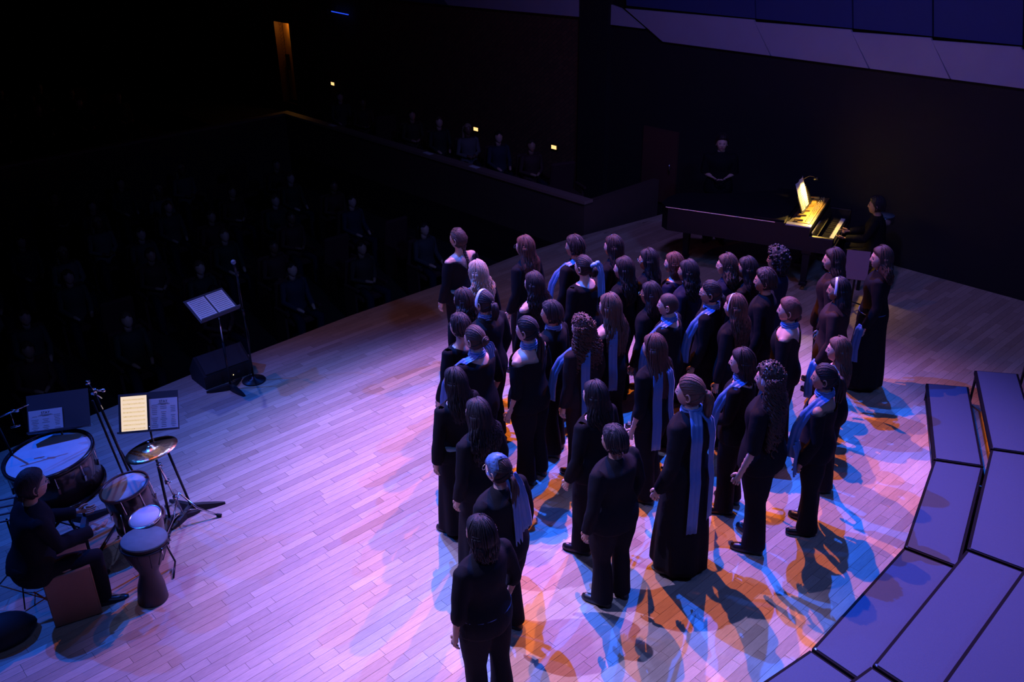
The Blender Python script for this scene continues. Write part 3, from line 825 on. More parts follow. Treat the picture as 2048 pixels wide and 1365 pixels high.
    if band:
        bm = bmesh.new()
        if band in ('white', 'blue', 'thin'):
            w_ = .010 if band == 'thin' else .032
            rs = []
            for i in range(25):
                a = R(-8) + (pi + R(16)) * i / 24
                ring = []
                for du, ex in ((-1, .20), (-.5, .215), (.5, .215), (1, .20), (1, .12), (-1, .12)):
                    p = Vector((cos(a), .18 + du * w_ / .1 * .5, sin(a) * 1.0)); p.normalize(); ring.append(HM @ head_pt(p, ex))
                rs.append(ring)
            rings(bm, rs)
            child('headband', bm, M_WSATIN if band != 'blue' else M_SATIN)
        elif band == 'kerchief':
            vm = {}
            for f in ICO3_F:
                if all(ICO3_V[i].z > -.25 + (.62 if ICO3_V[i].y > .4 else 0) - .0 and ICO3_V[i].y > -.55 for i in f):
                    for i in f:
                        if i not in vm:
                            p = ICO3_V[i]; vm[i] = bm.verts.new(HM @ head_pt(p, .20 + .012 * sin(p.x * 30)))
                    bm.faces.new([vm[i] for i in f])
            bmesh.ops.solidify(bm, geom=bm.faces[:], thickness=-.004)
            child('headscarf', bm, M_LITSATIN)
            for dx, Lh, wd in ((.05, .42, .11), (.0, .5, .08)):
                bm = bmesh.new(); ribbon(bm, [HM @ Vector((.0 + dx * .3, -.10, -.02)), HM @ Vector((dx * .8, -.135, -.10)), HM @ Vector((dx * 1.3, -.16, -.22)), HM @ Vector((dx * 1.8, -.165, -.36)), HM @ Vector((dx * 1.9, -.17, -.05 - Lh))], wd, fold=.008); child('scarf_tail', bm, M_SATIN)
        elif band == 'bow':
            c = Vector((.02, -.115, .045))
            ball(bm, HM @ c, (.036, .030, .030), 2); ball(bm, HM @ (c + Vector((.045, -.005, .006))), (.034, .026, .026), 2); ball(bm, HM @ (c + Vector((-.03, .0, .0))), (.026, .02, .026), 2)
            ribbon(bm, [HM @ (c + Vector(q)) for q in ((.03, -.01, 0), (.045, -.03, -.06), (.05, -.045, -.16), (.045, -.05, -.27), (.04, -.05, -.34))], .085, fold=.007)
            ribbon(bm, [HM @ (c + Vector(q)) for q in ((.05, 0, 0), (.09, -.01, -.05), (.115, -.02, -.15), (.12, -.03, -.30), (.11, -.03, -.42))], .075, fold=.006)
            child('hair_bow', bm, M_LITSATIN)
        elif band == 'bunribbon':
            ribbon(bm, [HM @ Vector(q) for q in ((.012, -.118, -.015), (.03, -.135, -.05), (.045, -.14, -.10), (.05, -.145, -.15))], .06, fold=.008)
            ribbon(bm, [HM @ Vector(q) for q in ((.02, -.12, -.02), (.055, -.125, -.03), (.085, -.125, -.075), (.09, -.13, -.11))], .05, fold=.008)
            child('hair_ribbon', bm, M_SATIN)
    if glasses:
        bm = bmesh.new()
        for s in (-1, 1):
            n = 16; tube(bm, [HM @ Vector((s * .033 + .023 * cos(2 * pi * i / n), .093, .006 + .019 * sin(2 * pi * i / n))) for i in range(n + 1)], .0018, 4)
            rod(bm, HM @ Vector((s * .056, .092, .012)), HM @ Vector((s * .081, -.005, .012)), .0018, 4)
        rod(bm, HM @ Vector((-.010, .095, .008)), HM @ Vector((.010, .095, .008)), .0018, 4)
        child('glasses', bm, M_CHROME)
    if belt:
        bm = bmesh.new(); a, b_ = (.98, .045) if belt == 'wide' else (.955, .008)
        rs = [ering((0, -.002, a + dz), .176 * bw + o2, .130 * bw + o2, 36) for dz, o2 in ((-b_ / 2, .004), (-b_ / 4, .009), (b_ / 4, .009), (b_ / 2, .004))]
        rings(bm, rs); child('belt', bm, M_TEAL if belt == 'wide' else M_SATIN)
    return root
# pid, x, y, height, body azimuth, options
C = [
 (1, -.58, 9.92, 1.68, -48, dict(hair=('braid', 'brown', .30), top='back', belt='wide', head_az=-58, label='singer farthest left at the back of the group, low-backed black top, teal sash, brown braid')),
 (2, -.34, 8.94, 1.66, -52, dict(hair=('wavy', 'blonde', .27), label='singer with wavy blonde hair, second from the back in the left file')),
 (3, -.25, 8.17, 1.66, -50, dict(skin='m', hair=('pony', 'black', .16), band='white', scarf=('neck',), bw=1.24, label='singer with pale satin headband on smooth black hair in the left file')),
 (4, -.47, 8.40, 1.58, -55, dict(skin='m', hair=('wavy', 'dark', .16), label='singer with dark wavy bob half hidden left of the pale headband')),
 (5, -.47, 7.72, 1.62, -50, dict(hair=('short', 'dark', .1), top='boat', label='singer with dark curly short hair and wide neckline left of the blue ribboned bun')),
 (6, -.32, 7.38, 1.66, -52, dict(hair=('bun', 'brown', .1), top='boat', sleeve=.62, scarf=('neck', 'left'), band='bunribbon', bw=1.2, label='singer with brown bun tied by a blue ribbon and blue scarf at the neck')),
 (7, .17, 9.67, 1.66, -56, dict(hair=('long', 'auburn', .33), glasses=True, label='singer with long reddish hair and glasses alone at the back behind the dark wavy hair')),
 (8, .24, 8.70, 1.62, -50, dict(hair=('wavy', 'dark', .30), top='off', label='singer with long dark wavy hair and bare shoulder in front of the reddish haired one')),
 (9, .39, 7.93, 1.64, -62, dict(skin='m', hair=('short', 'black', .1), scarf=('neck',), head_az=-68, label='singer with short black hair, ear showing, blue scarf round the neck')),
 (10, .72, 9.60, 1.68, -52, dict(skin='m', hair=('short', 'dark', .1), scarf=('left',), head_az=-62, label='singer with short dark wavy hair, blue scarf on left shoulder, behind the blue bow')),
 (11, .78, 9.08, 1.65, -50, dict(hair=('pony', 'dark', .10), top='boat', band='bow', bw=1.28, label='singer with a big pale blue satin bow tied in dark hair')),
 (12, 1.15, 9.63, 1.66, -58, dict(hair=('long', 'dark', .34), band='thin', label='singer with long dark hair and thin light hair band, right of the blue bow')),
 (13, 1.20, 9.07, 1.62, -58, dict(hair=('wavy', 'dark', .33), head_az=-64, label='singer with long dark wavy hair directly in front of the thin hair band')),
 (14, 1.49, 9.28, 1.63, -62, dict(skin='m', hair=('long', 'black', .28), glasses=True, head_az=-66, label='singer with straight black hair and glasses at the back, near the piano tail')),
 (15, 1.76, 9.24, 1.60, -60, dict(hair=('bob', 'auburn', .14), top='boat', cloth=M_NAVY, label='singer with reddish bob and dark blue top, half hidden behind black wavy hair')),
 (16, 1.86, 8.96, 1.62, -60, dict(skin='m', hair=('wavy', 'black', .26), cloth=M_NAVY, bw=1.24, label='singer with black wavy hair in front of the reddish bob')),
 (17, 2.30, 9.12, 1.62, -64, dict(hair=('wavy', 'brown', .20), glasses=True, cloth=M_NAVY, head_az=-70, label='singer with shoulder length brown wavy hair and glasses in front of the piano')),
 (18, 2.50, 9.05, 1.61, -62, dict(skin='m', hair=('long', 'black', .34), label='singer with long straight black hair just right of the brown wavy hair and glasses')),
 (19, 1.39, 8.39, 1.62, -58, dict(skin='d', hair=('long', 'black', .22), glasses=True, label='singer with black hair and glasses between the cropped head and the long dark waves')),
 (20, 1.52, 8.09, 1.64, -62, dict(hair=('buzz', 'brown', .1), top='boat', scarf=('neck', 'left'), head_az=-70, label='singer with closely cropped head and blue scarf')),
 (21, 1.97, 8.32, 1.66, -62, dict(skin='m', hair=('pony', 'black', .34, .9), glasses=True, scarf=('neck', 'left'), head_az=-72, label='singer with black hair tied back, glasses and ear showing, right of the cropped head')),
 (22, 2.56, 8.55, 1.68, -64, dict(skin='m', hair=('tousled', 'dark', .1), head_az=-70, scarf=('hem',), label='singer in a black shirt with tousled short dark hair, face lowered')),
 (23, 2.87, 9.25, 1.62, -60, dict(skin='d', hair=('afro', 'black', .1), cloth=M_NAVY, label='singer with big round curly black hair in front of the keyboard end of the piano')),
 (24, 2.14, 8.01, 1.64, -56, dict(hair=('frizzy', 'auburn', .36), band='white', label='singer with long frizzy auburn hair and white headband')),
 (25, 2.62, 7.88, 1.66, -62, dict(hair=('lowbun', 'auburn', .1), top='back', scarf=('neck', 'hand'), sleeve=1.0, head_az=-68, label='singer with auburn low bun, bare back and shoulders and blue choker')),
 (26, 3.44, 9.15, 1.65, -66, dict(hair=('wavy', 'dark', .28), head_az=-72, cloth=M_SHEER, label='singer with dark wavy hair and face in profile, behind the white headband at right')),
 (27, 3.26, 8.42, 1.62, -64, dict(skin='m', hair=('long', 'black', .22), band='white', cloth=M_SHEER, scarf=('hand',), bw=1.24, head_az=-74, label='singer in dark brown top with black hair and white headband at the right')),
 (28, 3.95, 9.16, 1.66, -66, dict(hair=('wavy', 'brown', .22), head_az=-78, scarf=('hand',), bottom='skirt', belt='thin', label='singer farthest right, smiling, brown wavy hair, long black skirt and blue scarf in the hand')),
 (29, .94, 7.98, 1.68, -50, dict(hair=('wavy', 'light', .42), top='off', scarf=('back.62',), label='singer with very long light reddish hair, bare shoulders and blue scarf down the back')),
 (30, .65, 7.56, 1.66, -50, dict(hair=('curly', 'auburn', .33), scarf=('back.76', 'left'), cloth=M_SHEER, label='singer with curly auburn hair and blue scarf ends at back and left side')),
 (31, .15, 7.47, 1.70, -58, dict(hair=('pony', 'black', .34, .9), top='off', sleeve=.65, scarf=('neck',), head_az=-62, bw=1.26, label='singer with black hair tied low over a bare shoulder, forearm hanging beside the trousers')),
 (32, 1.24, 7.14, 1.66, -50, dict(hair=('long', 'auburn', .40, 1.05), sleeve=.7, scarf=('back.75', 'mid.62'), label='singer with long straight reddish hair and two blue scarf ends down the back')),
 (33, 1.96, 6.93, 1.62, -60, dict(hair=('bob', 'dark', .16), top='boat', scarf=('neck', 'left'), head_az=-70, arm=2, label='singer with dark half up hair in profile, blue scarf across the left shoulder, hand raised')),
 (34, 1.37, 6.14, 1.80, -52, dict(hair=('pony', 'light', .20), scarf=('neck', 'back.92', 'mid.85'), bottom='skirt', head_az=-62, label='tall singer with light brown ponytail, blue scarf hanging to the thigh and long black skirt')),
 (35, 2.05, 6.41, 1.75, -56, dict(hair=('curly', 'brown', .50, 1.12), band='white', sleeve=.55, bw=1.24, scarf=('hem',), head_az=-64, arm=0, label='singer with very long dark curls, white headband, bare forearm and black trousers')),
 (36, 2.89, 7.25, 1.55, -64, dict(hair=('long', 'light', .30), top='off', head_az=-70, label='shorter singer with light brown hair in profile and bare shoulder, behind the black ponytail')),
 (37, 2.57, 6.63, 1.62, -60, dict(skin='m', hair=('pony', 'black', .22), top='off', scarf=('neck', 'left'), head_az=-68, label='singer with black ponytail, ear showing and blue scarf, nearest the risers')),
 (38, .66, 6.38, 1.63, -48, dict(hair=('long', 'black', .22), top='boat', label='singer with straight black hair behind the short dark hair in the front centre')),
 (39, .75, 5.76, 1.60, -46, dict(skin='m', hair=('short', 'black', .1), bw=1.28, label='singer in black shirt and trousers with short black hair in the front centre')),
 (40, -.47, 6.70, 1.60, -48, dict(skin='m', hair=('long', 'black', .30), belt='wide', bottom='skirt', top='boat', label='singer in a black dress with teal sash and long black hair, at the left edge')),
 (41, -.27, 6.18, 1.60, -50, dict(skin='m', hair=('wavy', 'black', .34), bottom='skirt', label='singer with long black waves between the teal sash and the satin headscarf')),
 (42, -.10, 5.41, 1.60, -50, dict(hair=('pony', 'dark', .30, .9), band='kerchief', glasses=True, bw=1.28, bottom='pants', scarf=(), head_az=-52, label='singer with blue satin headscarf whose ends hang down the back')),
 (43, -.21, 4.68, 1.62, -46, dict(skin='m', hair=('bob', 'black', .14), belt='thin', sleeve=.7, label='nearest singer at the bottom of the picture, dark hair and thin blue belt line')),
]
for pid, x, y, H, az, kw in C:
    person(pid, x, y, H, az, **kw)

# ------------------------------------------------------------------ INSTRUMENTS AND STANDS
M_SKINW = mat('drum_head', (.62, .64, .68), .6, vary=.22, bscale=9)
M_SKINC = mat('clear_head', (.60, .62, .66), .55)
M_SKIND = mat('dark_drum_head', (.10, .16, .17), .7, vary=.35, bscale=12)
M_SHELL = mat('drum_shell', (.025, .018, .02), .25, coat=.4)
M_HOOPW = mat('wood_hoop', (.16, .09, .09), .4)
M_CAJON = mat('cajon_wood', (.24, .11, .06), .5, vary=.25, bscale=5)
M_BRASS = mat('cymbal_bronze', (.62, .42, .22), .28, metal=1, bump=.35, bscale=40)

def place(t, bm, loc_rel=(0, 0, 0)): return bm
def text(body, size, loc, rot, m, parent, name='lettering'):
    c = bpy.data.curves.new(name, 'FONT'); c.body = body; c.size = size; c.align_x = 'CENTER'; c.extrude = .0003
    o = bpy.data.objects.new(name, c); COL.objects.link(o)
    bpy.context.view_layer.update()
    me = bpy.data.meshes.new_from_object(o.evaluated_get(bpy.context.evaluated_depsgraph_get()))
    bpy.data.objects.remove(o); bpy.data.curves.remove(c)
    o = linkm(name, me, m, parent, smooth=False); o.location = loc; o.rotation_euler = rot; return o
def musicstand(x, y, az, h, label, tilt=.65, base='solid', kind='music stand', group='music stands on the stage'):
    """desk faces local -Y (reader side), local +Y is towards the audience"""
    t = empty('music_stand', (x, y, 0), R(-az), label, 'music stand', group)
    bm = bmesh.new(); rod(bm, (0, 0, .03), (0, 0, h * .62), .013); link('pole', bm, M_BLK, t)
    bm = bmesh.new(); rod(bm, (0, 0, h * .60), (0, 0, h), .009); link('inner_pole', bm, M_CHROME, t)
    bm = bmesh.new()
    for k in range(3):
        a = 2 * pi * k / 3 + .5; d = Vector((cos(a), sin(a), 0)); s = Vector((-d.y, d.x, 0))
        rs = []
        for q, w_, z in ((.0, .028, .07), (.10, .034, .055), (.2, .028, .035), (.27, .012, .02)):
            rs.append([d * q + s * w_ + Vector((0, 0, 0.0)), d * q + s * w_ * .7 + Vector((0, 0, z)), d * q - s * w_ * .7 + Vector((0, 0, z)), d * q - s * w_])
        rings(bm, rs)
    link('tripod_base', bm, M_BLKPL, t, smooth=False)
    Mx = Matrix.Translation((0, 0, h)) @ Matrix.Rotation(tilt, 4, 'X')   # plane: local X width, Z up along desk
    d = bmesh.new(); W, Hh = .50, .34
    box(d, (0, 0, Hh / 2 - .05), (W, .004, Hh)); box(d, (0, -.030, -.052), (W, .062, .004)); box(d, (0, .008, Hh - .10), (W, .012, .004)); box(d, (0, .008, Hh - .055), (W, .012, .004)); box(d, (0, .03, .1), (.05, .05, .08))
    box(d, (0, -.060, -.046), (W, .004, .012))
    bmesh.ops.transform(d, matrix=Mx, verts=d.verts); desk = link('desk', d, M_DESK, t, smooth=False)
    return t, Mx, desk
def sheet(name, Mx, base, cx, cz, w_, h_, m, label, cat, lines=11, title=None, group=None, roll=0, bars=None):
    """a sheet resting on a music desk: its own thing; printed lines are thin relief on it"""
    W = base.matrix_basis @ Mx @ Matrix.Translation((cx, -.006, cz)) @ Matrix.Rotation(roll, 4, 'Y')
    bm = bmesh.new(); box(bm, (0, 0, 0), (w_, .0025, h_)); o = link(name, bm, m, smooth=False); o.matrix_world = W
    tag(o, label, cat, group)
    bm = bmesh.new(); r = random.Random(len(label))
    top = h_ / 2 - (.055 if title else .02)
    for i in range(lines):
        z = top - i * (top + h_ / 2 - .02) / max(1, lines - 1)
        if title:
            for (a, b) in ((-.44, -.20), (-.12, .12), (.24, .44)):
                if r.random() < .75: box(bm, ((a + b) / 2 * w_, -.0016, z), ((b - a) * w_ * r.uniform(.5, 1), .0006, .0022))
        else:
            for q in range(3): box(bm, (0, -.0016, z + q * .0028), (w_ * .86, .0006, .0007))
            for q in range(5): box(bm, (r.uniform(-.4, .4) * w_, -.0016, z + .003), (.004, .0006, .004))
    tag(link('printed_lines', bm, M_INK, o, smooth=False), kind='stuff')
    if title:
        text(title, .030, (0, -.0019, h_ / 2 - .036), (pi / 2, 0, 0), M_INK, o)
        bm = bmesh.new(); box(bm, (0, -.0016, h_ / 2 - .044), (w_ * .35, .0006, .002)); box(bm, (0, -.0016, h_ / 2 - .050), (w_ * .45, .0006, .002)); link('subtitle', bm, M_INK, o, smooth=False)
    return o

# conductor's music stand with two pages, round base microphone stand, wedge monitor
t, Mx, dk = musicstand(-3.25, 9.33, -50, .97, 'black music stand near the stage edge holding two open pages, beside the microphone stand', tilt=-1.02)
sheet('score_page', Mx, t, -.118, .115, .215, .29, M_PAPER, 'left page of music on the stand by the microphone', 'sheet music', group='pages on the lone music stand')
sheet('score_page', Mx, t, .118, .115, .215, .29, M_PAPER, 'right page of music on the stand by the microphone', 'sheet music', group='pages on the lone music stand')
t = empty('microphone_stand', (-3.03, 9.52, 0), 0, 'tall straight microphone stand with round black base near the stage edge', 'microphone stand')
bm = bmesh.new(); lathe(bm, [(.0, .0), (.135, 0), (.138, .008), (.13, .018), (.03, .035), (.018, .06), (0, .06)], 40); link('round_base', bm, M_BLK, t)
bm = bmesh.new(); rod(bm, (0, 0, .05), (0, 0, .85), .011); link('pole', bm, M_BLK, t)
bm = bmesh.new(); rod(bm, (0, 0, .85), (0, .01, 1.34), .008); rod(bm, (0, 0, .84), (0, 0, .92), .017); link('inner_pole', bm, M_BLK, t)
bm = bmesh.new(); rod(bm, (0, .01, 1.32), (0, -.02, 1.38), .016); box(bm, (0, .0, 1.35), (.035, .035, .04)); link('clip', bm, M_BLKPL, t)
bm = bmesh.new(); tube(bm, [(0, -.02, 1.36), (0, -.055, 1.49)], [.012, .018], 12); mc = link('microphone', bm, M_BLK, t)
bm = bmesh.new(); ball(bm, (0, -.062, 1.515), .028, 3); link('grille', bm, mat('mic_grille', (.18, .22, .30), .5, metal=.4, bump=.6, bscale=400), mc)
# microphone cable
bm = bmesh.new(); tube(bm, [(-3.03, 9.5, 1.36), (-3.04, 9.49, 1.0), (-3.01, 9.53, .6), (-3.03, 9.50, .2), (-3.07, 9.45, .03)], .004, 6)
tag(link('cable', bm, M_RUBBER), 'thin black cable running down the microphone stand onto the floor', 'cable')
t = empty('monitor_speaker', (-3.44, 9.66, 0), R(42), 'black wedge floor monitor with a tiny lit lamp behind the lone music stand', 'speaker')
bm = bmesh.new()
rs = []
for x_ in (-.30, .30): rs.append([Vector((x_, -.20, 0)), Vector((x_, .17, 0)), Vector((x_, .20, .12)), Vector((x_, .02, .34)), Vector((x_, -.20, .16))])
rings(bm, rs); link('cabinet', bm, mat('speaker_box', (.014, .014, .016), .7), t, smooth=False)
bm = bmesh.new(); box(bm, (0, -.095, .262), (.54, .25, .012), rot=Matrix.Rotation(R(39), 3, 'X')); link('grille', bm, mat('speaker_grille', (.02, .02, .024), .6, bump=.5, bscale=300), t, smooth=False)
bm = bmesh.new(); box(bm, (.05, -.203, .07), (.008, .004, .008)); link('power_lamp', bm, mat('lamp_dot', (1, .8, .4), .5, emit=(1, .75, .35), es=2.5), t, smooth=False)
bm = bmesh.new(); box(bm, (.12, -.203, .09), (.03, .006, .03)); link('socket', bm, M_DESK, t, smooth=False)

# music stands behind the drums
t, Mx, dk = musicstand(-3.14, 6.84, -8, 1.04, 'black music stand with lit screen and a printed programme above the cymbal', tilt=-.62)
MS2 = sheet('programme_sheet', Mx, t, .125, .095, .235, .265, M_PAPER, 'white printed programme headed STAY beside the lit screen', 'paper', lines=13, title='STAY')
W = t.matrix_basis @ Mx @ Matrix.Translation((-.118, -.010, .115))
bm = bmesh.new(); box(bm, (0, 0, 0), (.235, .008, .32), bev=.003); tb = link('tablet', bm, M_BLKPL, smooth=False); tb.matrix_world = W
tag(tb, 'tablet with a bright yellow page on its screen, on the stand above the cymbal', 'tablet')
bm = bmesh.new(); box(bm, (0, -.0047, 0), (.215, .0012, .30)); link('screen', bm, mat('tablet_screen', (.9, .8, .55), .4, emit=(1, .76, .42), es=.85), tb, smooth=False)
bm = bmesh.new(); r = random.Random(5)
for i in range(8):
    z = .125 - i * .036
    for q in range(4): box(bm, (0, -.0056, z - q * .0035), (.185, .0006, .0007))
    for q in range(9): box(bm, (r.uniform(-.085, .085), -.0056, z - r.random() * .01), (.003, .0006, .004))
link('displayed_notes', bm, mat('screen_ink', (.45, .3, .15), .6, emit=(.5, .33, .15), es=.5), tb, smooth=False)
t, Mx, dk = musicstand(-3.93, 6.88, -15, 1.04, 'black music stand with a single sheet behind the big bass drum', tilt=-.70)
sheet('programme_sheet', Mx, t, -.105, .055, .27, .19, M_PAPER, 'white printed programme headed STAY on the stand behind the bass drum', 'paper', lines=9, title='STAY')

# big bass drum lying flat on its stand
def drum(name, x, y, z, r, depth, tiltx, tilty, label, head_m, hoop_m, shell_m, lugs=8, legs=None, az=0, hoop_r=.014, cat='drum'):
    t = empty(name, (x, y, 0), R(-az), label, cat)
    Mx = Matrix.Translation((0, 0, z)) @ Matrix.Rotation(tiltx, 4, 'X') @ Matrix.Rotation(tilty, 4, 'Y')
    bm = bmesh.new(); lathe(bm, [(r - .004, 0), (r, -.01), (r, -depth), (r - .01, -depth)], 48, Mx); link('shell', bm, shell_m, t)
    bm = bmesh.new(); lathe(bm, [(0.001, .004), (r * .97, .004), (r * .985, .0), (0.001, -.004)], 48, Mx); link('drum_head', bm, head_m, t)
    for zz, nm in ((.004, 'hoop'), (-depth, 'hoop')):
        bm = bmesh.new(); lathe(bm, [(r + .001, zz - hoop_r), (r + hoop_r, zz - hoop_r), (r + hoop_r, zz + hoop_r * .8), (r - .002, zz + hoop_r * .8), (r + .001, zz - hoop_r)], 48, Mx, cap=False); link(nm, bm, hoop_m, t)
    for k in range(lugs):
        a = 2 * pi * k / lugs + .2; d = Vector((cos(a), sin(a), 0)); bm = bmesh.new()
        p0, p1 = Mx @ (d * (r + .012) + Vector((0, 0, -.0))), Mx @ (d * (r + .012) + Vector((0, 0, -depth * .45)))
        rod(bm, p0, p1, .0035, 6); box(bm, Mx @ (d * (r + .010) + Vector((0, 0, -depth * .45))), (.018, .018, .05), rz=a)
        link('lug', bm, M_CHROME, t, smooth=False)
    if legs:
        for k in range(3):
            a = 2 * pi * k / 3 + .6; d = Vector((cos(a), sin(a), 0)); bm = bmesh.new()
            rod(bm, d * (r + .012) + Vector((0, 0, z - depth * .35)), d * (r + .012) + Vector((0, 0, .08)), .006)
            rod(bm, d * (r + .012) + Vector((0, 0, .08)), d * (r + .035) + Vector((0, 0, .012)), .006); ball(bm, d * (r + .038) + Vector((0, 0, .014)), .014, 2)
            link('leg', bm, M_CHROME, t)
    return t, Mx
t, Mx = drum('bass_drum', -3.92, 6.58, .92, .345, .34, R(3), R(-4), 'big concert bass drum lying flat with pale mottled head, behind the seated drummer', M_SKINW, M_SHELL, M_SHELL, 10, hoop_r=.022)
bm = bmesh.new()
for sx in (-1, 1):
    rod(bm, (sx * .30, -.28, .02), (-sx * .25, .25, .55), .014); rod(bm, (-sx * .30, -.28, .02), (sx * .25, .25, .55), .014)
    rod(bm, (sx * .30, -.28, .02), (sx * .30, .28, .02), .014)
    rod(bm, (sx * .25, .25, .55), (sx * .2, -.2, .55), .014)
link('cradle', bm, M_BLK, t)
t, Mx = drum('floor_tom', -3.325, 6.53, .62, .195, .38, R(4), R(-9), 'floor tom with blue lit head and wooden hoop below the cymbal', M_SKINC, M_HOOPW, M_SHELL, 8, legs=True)
# small bongo and djembe
t = empty('bongo', (-3.02, 6.14, 0), 0, 'small round hand drum with bright head behind the goblet drum', 'drum')
Mb = Matrix.Translation((0, 0, .60)) @ Matrix.Rotation(R(8), 4, 'X') @ Matrix.Rotation(R(-8), 4, 'Y')
bm = bmesh.new(); lathe(bm, [(.118, 0), (.128, -.04), (.12, -.10), (.098, -.19), (.09, -.19)], 36, Mb); link('shell', bm, M_SHELL, t)
bm = bmesh.new(); lathe(bm, [(.001, .004), (.118, .004), (.122, -.004), (.001, -.006)], 36, Mb); link('drum_head', bm, M_SKINC, t)
bm = bmesh.new(); lathe(bm, [(.122, -.016), (.136, -.016), (.136, .002), (.122, .002), (.122, -.016)], 36, Mb, cap=False); link('rim', bm, M_CHROME, t)
bm = bmesh.new(); rod(bm, (.08, .02, .42), (.12, .1, .05), .008); rod(bm, (-.07, .03, .42), (-.05, .12, .01), .008); rod(bm, (.12, .1, .05), (.15, -.06, .01), .008); link('stand', bm, M_BLK, t)
t = empty('djembe', (-2.96, 5.84, 0), 0, 'goblet shaped djembe drum with dark fur mottled head beside the drummer\'s foot', 'drum')
Md = Matrix.Rotation(R(-4), 4, 'X') @ Matrix.Rotation(R(2), 4, 'Y')
bm = bmesh.new(); lathe(bm, [(.115, .0), (.12, .01), (.105, .14), (.075, .25), (.078, .29), (.13, .40), (.170, .50), (.178, .565), (.170, .575)], 40, Md); link('shell', bm, mat('djembe_shell', (.03, .018, .016), .45, vary=.3, bscale=14), t)
bm = bmesh.new(); lathe(bm, [(.001, .588), (.172, .588), (.180, .574), (.001, .570)], 40, Md); link('drum_head', bm, M_SKIND, t)
bm = bmesh.new(); lathe(bm, [(.180, .535), (.190, .535), (.190, .548), (.180, .548), (.180, .535)], 40, Md, cap=False)
for k in range(12):
    a = 2 * pi * k / 12; rod(bm, Md @ Vector((.186 * cos(a), .186 * sin(a), .55)), Md @ Vector((.12 * cos(a + .12), .12 * sin(a + .12), .37)), .004, 5)
link('tension_ropes', bm, M_RUBBER, t)
bm = bmesh.new()
for k in range(4):
    a = -.5 + k * .5; rod(bm, Md @ Vector((.19 * cos(a), .19 * sin(a), .56)), Md @ Vector((.195 * cos(a), .195 * sin(a), .50)), .006, 6)
link('tuning_lug', bm, M_CHROME, t)
# cymbal on its stand
t = empty('cymbal_stand', (-3.02, 6.86, 0), 0, 'bronze cymbal on a chrome tripod stand at the right of the drums', 'cymbal')
top = Vector((-.05, -.24, .95))
Mc = Matrix.Translation(top) @ Matrix.Rotation(R(-2), 4, 'X') @ Matrix.Rotation(R(-11), 4, 'Y')
bm = bmesh.new(); lathe(bm, [(.001, .034), (.012, .034), (.030, .026), (.042, .010), (.10, .004), (.17, -.006), (.222, -.016), (.222, -.018), (.17, -.009), (.10, .001), (.042, .006), (.001, .02)], 56, Mc); link('cymbal', bm, M_BRASS, t)
bm = bmesh.new(); rod(bm, Mc @ Vector((0, 0, .0)), Mc @ Vector((0, 0, .06)), .005); ball(bm, Mc @ Vector((0, 0, .058)), .011, 2); lathe(bm, [(.001, .034), (.014, .034), (.014, .042), (.001, .042)], 16, Mc); link('wing_nut', bm, M_CHROME, t)
bm = bmesh.new(); rod(bm, (0, 0, .10), top + Vector((0, 0, -.01)), .010); link('pole', bm, M_CHROME, t)
bm = bmesh.new()
for f in (.25, .5, .75):
    p = Vector((0, 0, .10)).lerp(top, f); box(bm, p, (.032, .032, .04)); rod(bm, p, p + Vector((.04, -.01, 0)), .006)
link('clamp', bm, M_CHROME, t)
for a in (.2, 2.4, 4.4):
    d = Vector((cos(a), sin(a), 0)); bm = bmesh.new()
    tube(bm, [(0, 0, .32), d * .13 + Vector((0, 0, .13)), d * .30 + Vector((0, 0, .018))], [.007, .010, .010], 6); rod(bm, (0, 0, .12), d * .13 + Vector((0, 0, .12)), .005)
    lg = link('leg', bm, M_CHROME, t); bm = bmesh.new(); rod(bm, d * .285 + Vector((0, 0, .024)), d * .33 + Vector((0, 0, .012)), .016); link('rubber_foot', bm, M_RUBBER, lg)
# black stand base beside it (boom base)
t = empty('stand_base', (-3.00, 7.02, 0), 0, 'black flat legged stand base on the floor right of the cymbal stand', 'stand')
bm = bmesh.new()
for a in (.35, 2.6, 4.4):
    d = Vector((cos(a), sin(a), 0)); s = Vector((-d.y, d.x, 0)); rs = []
    for q, w_, z in ((.0, .03, .075), (.10, .034, .06), (.22, .028, .035), (.30, .010, .02)): rs.append([d * q + s * w_, d * q + s * w_ * .6 + Vector((0, 0, z)), d * q - s * w_ * .6 + Vector((0, 0, z)), d * q - s * w_])
    rings(bm, rs)
link('tripod_base', bm, M_BLKPL, t, smooth=False); bm = bmesh.new(); rod(bm, (0, 0, .05), (-.10, -.06, .80), .012); link('pole', bm, M_BLK, t)
# tall folded stand between the music stands
t = empty('tall_stand', (-3.42, 7.02, 0), 0, 'tall chrome stand with clamps on top between the two music stands', 'stand')
bm = bmesh.new(); rod(bm, (0, -.02, .02), (-.02, -.38, 1.50), .012); rod(bm, (-.10, .03, .02), (-.06, -.36, 1.40), .010); rod(bm, (.05, .05, .02), (-.01, -.2, .8), .010); link('pole', bm, M_BLK, t)
bm = bmesh.new(); rod(bm, (-.01, -.33, 1.30), (-.035, -.41, 1.60), .008); box(bm, (-.02, -.38, 1.50), (.04, .035, .05)); rod(bm, (-.05, -.38, 1.51), (.05, -.37, 1.50), .009); ball(bm, (.055, -.37, 1.5), .017, 2); box(bm, (-.035, -.41, 1.60), (.03, .03, .03)); rod(bm, (.02, -.36, 1.42), (-.0, -.40, 1.49), .007); link('clamp', bm, M_CHROME, t)
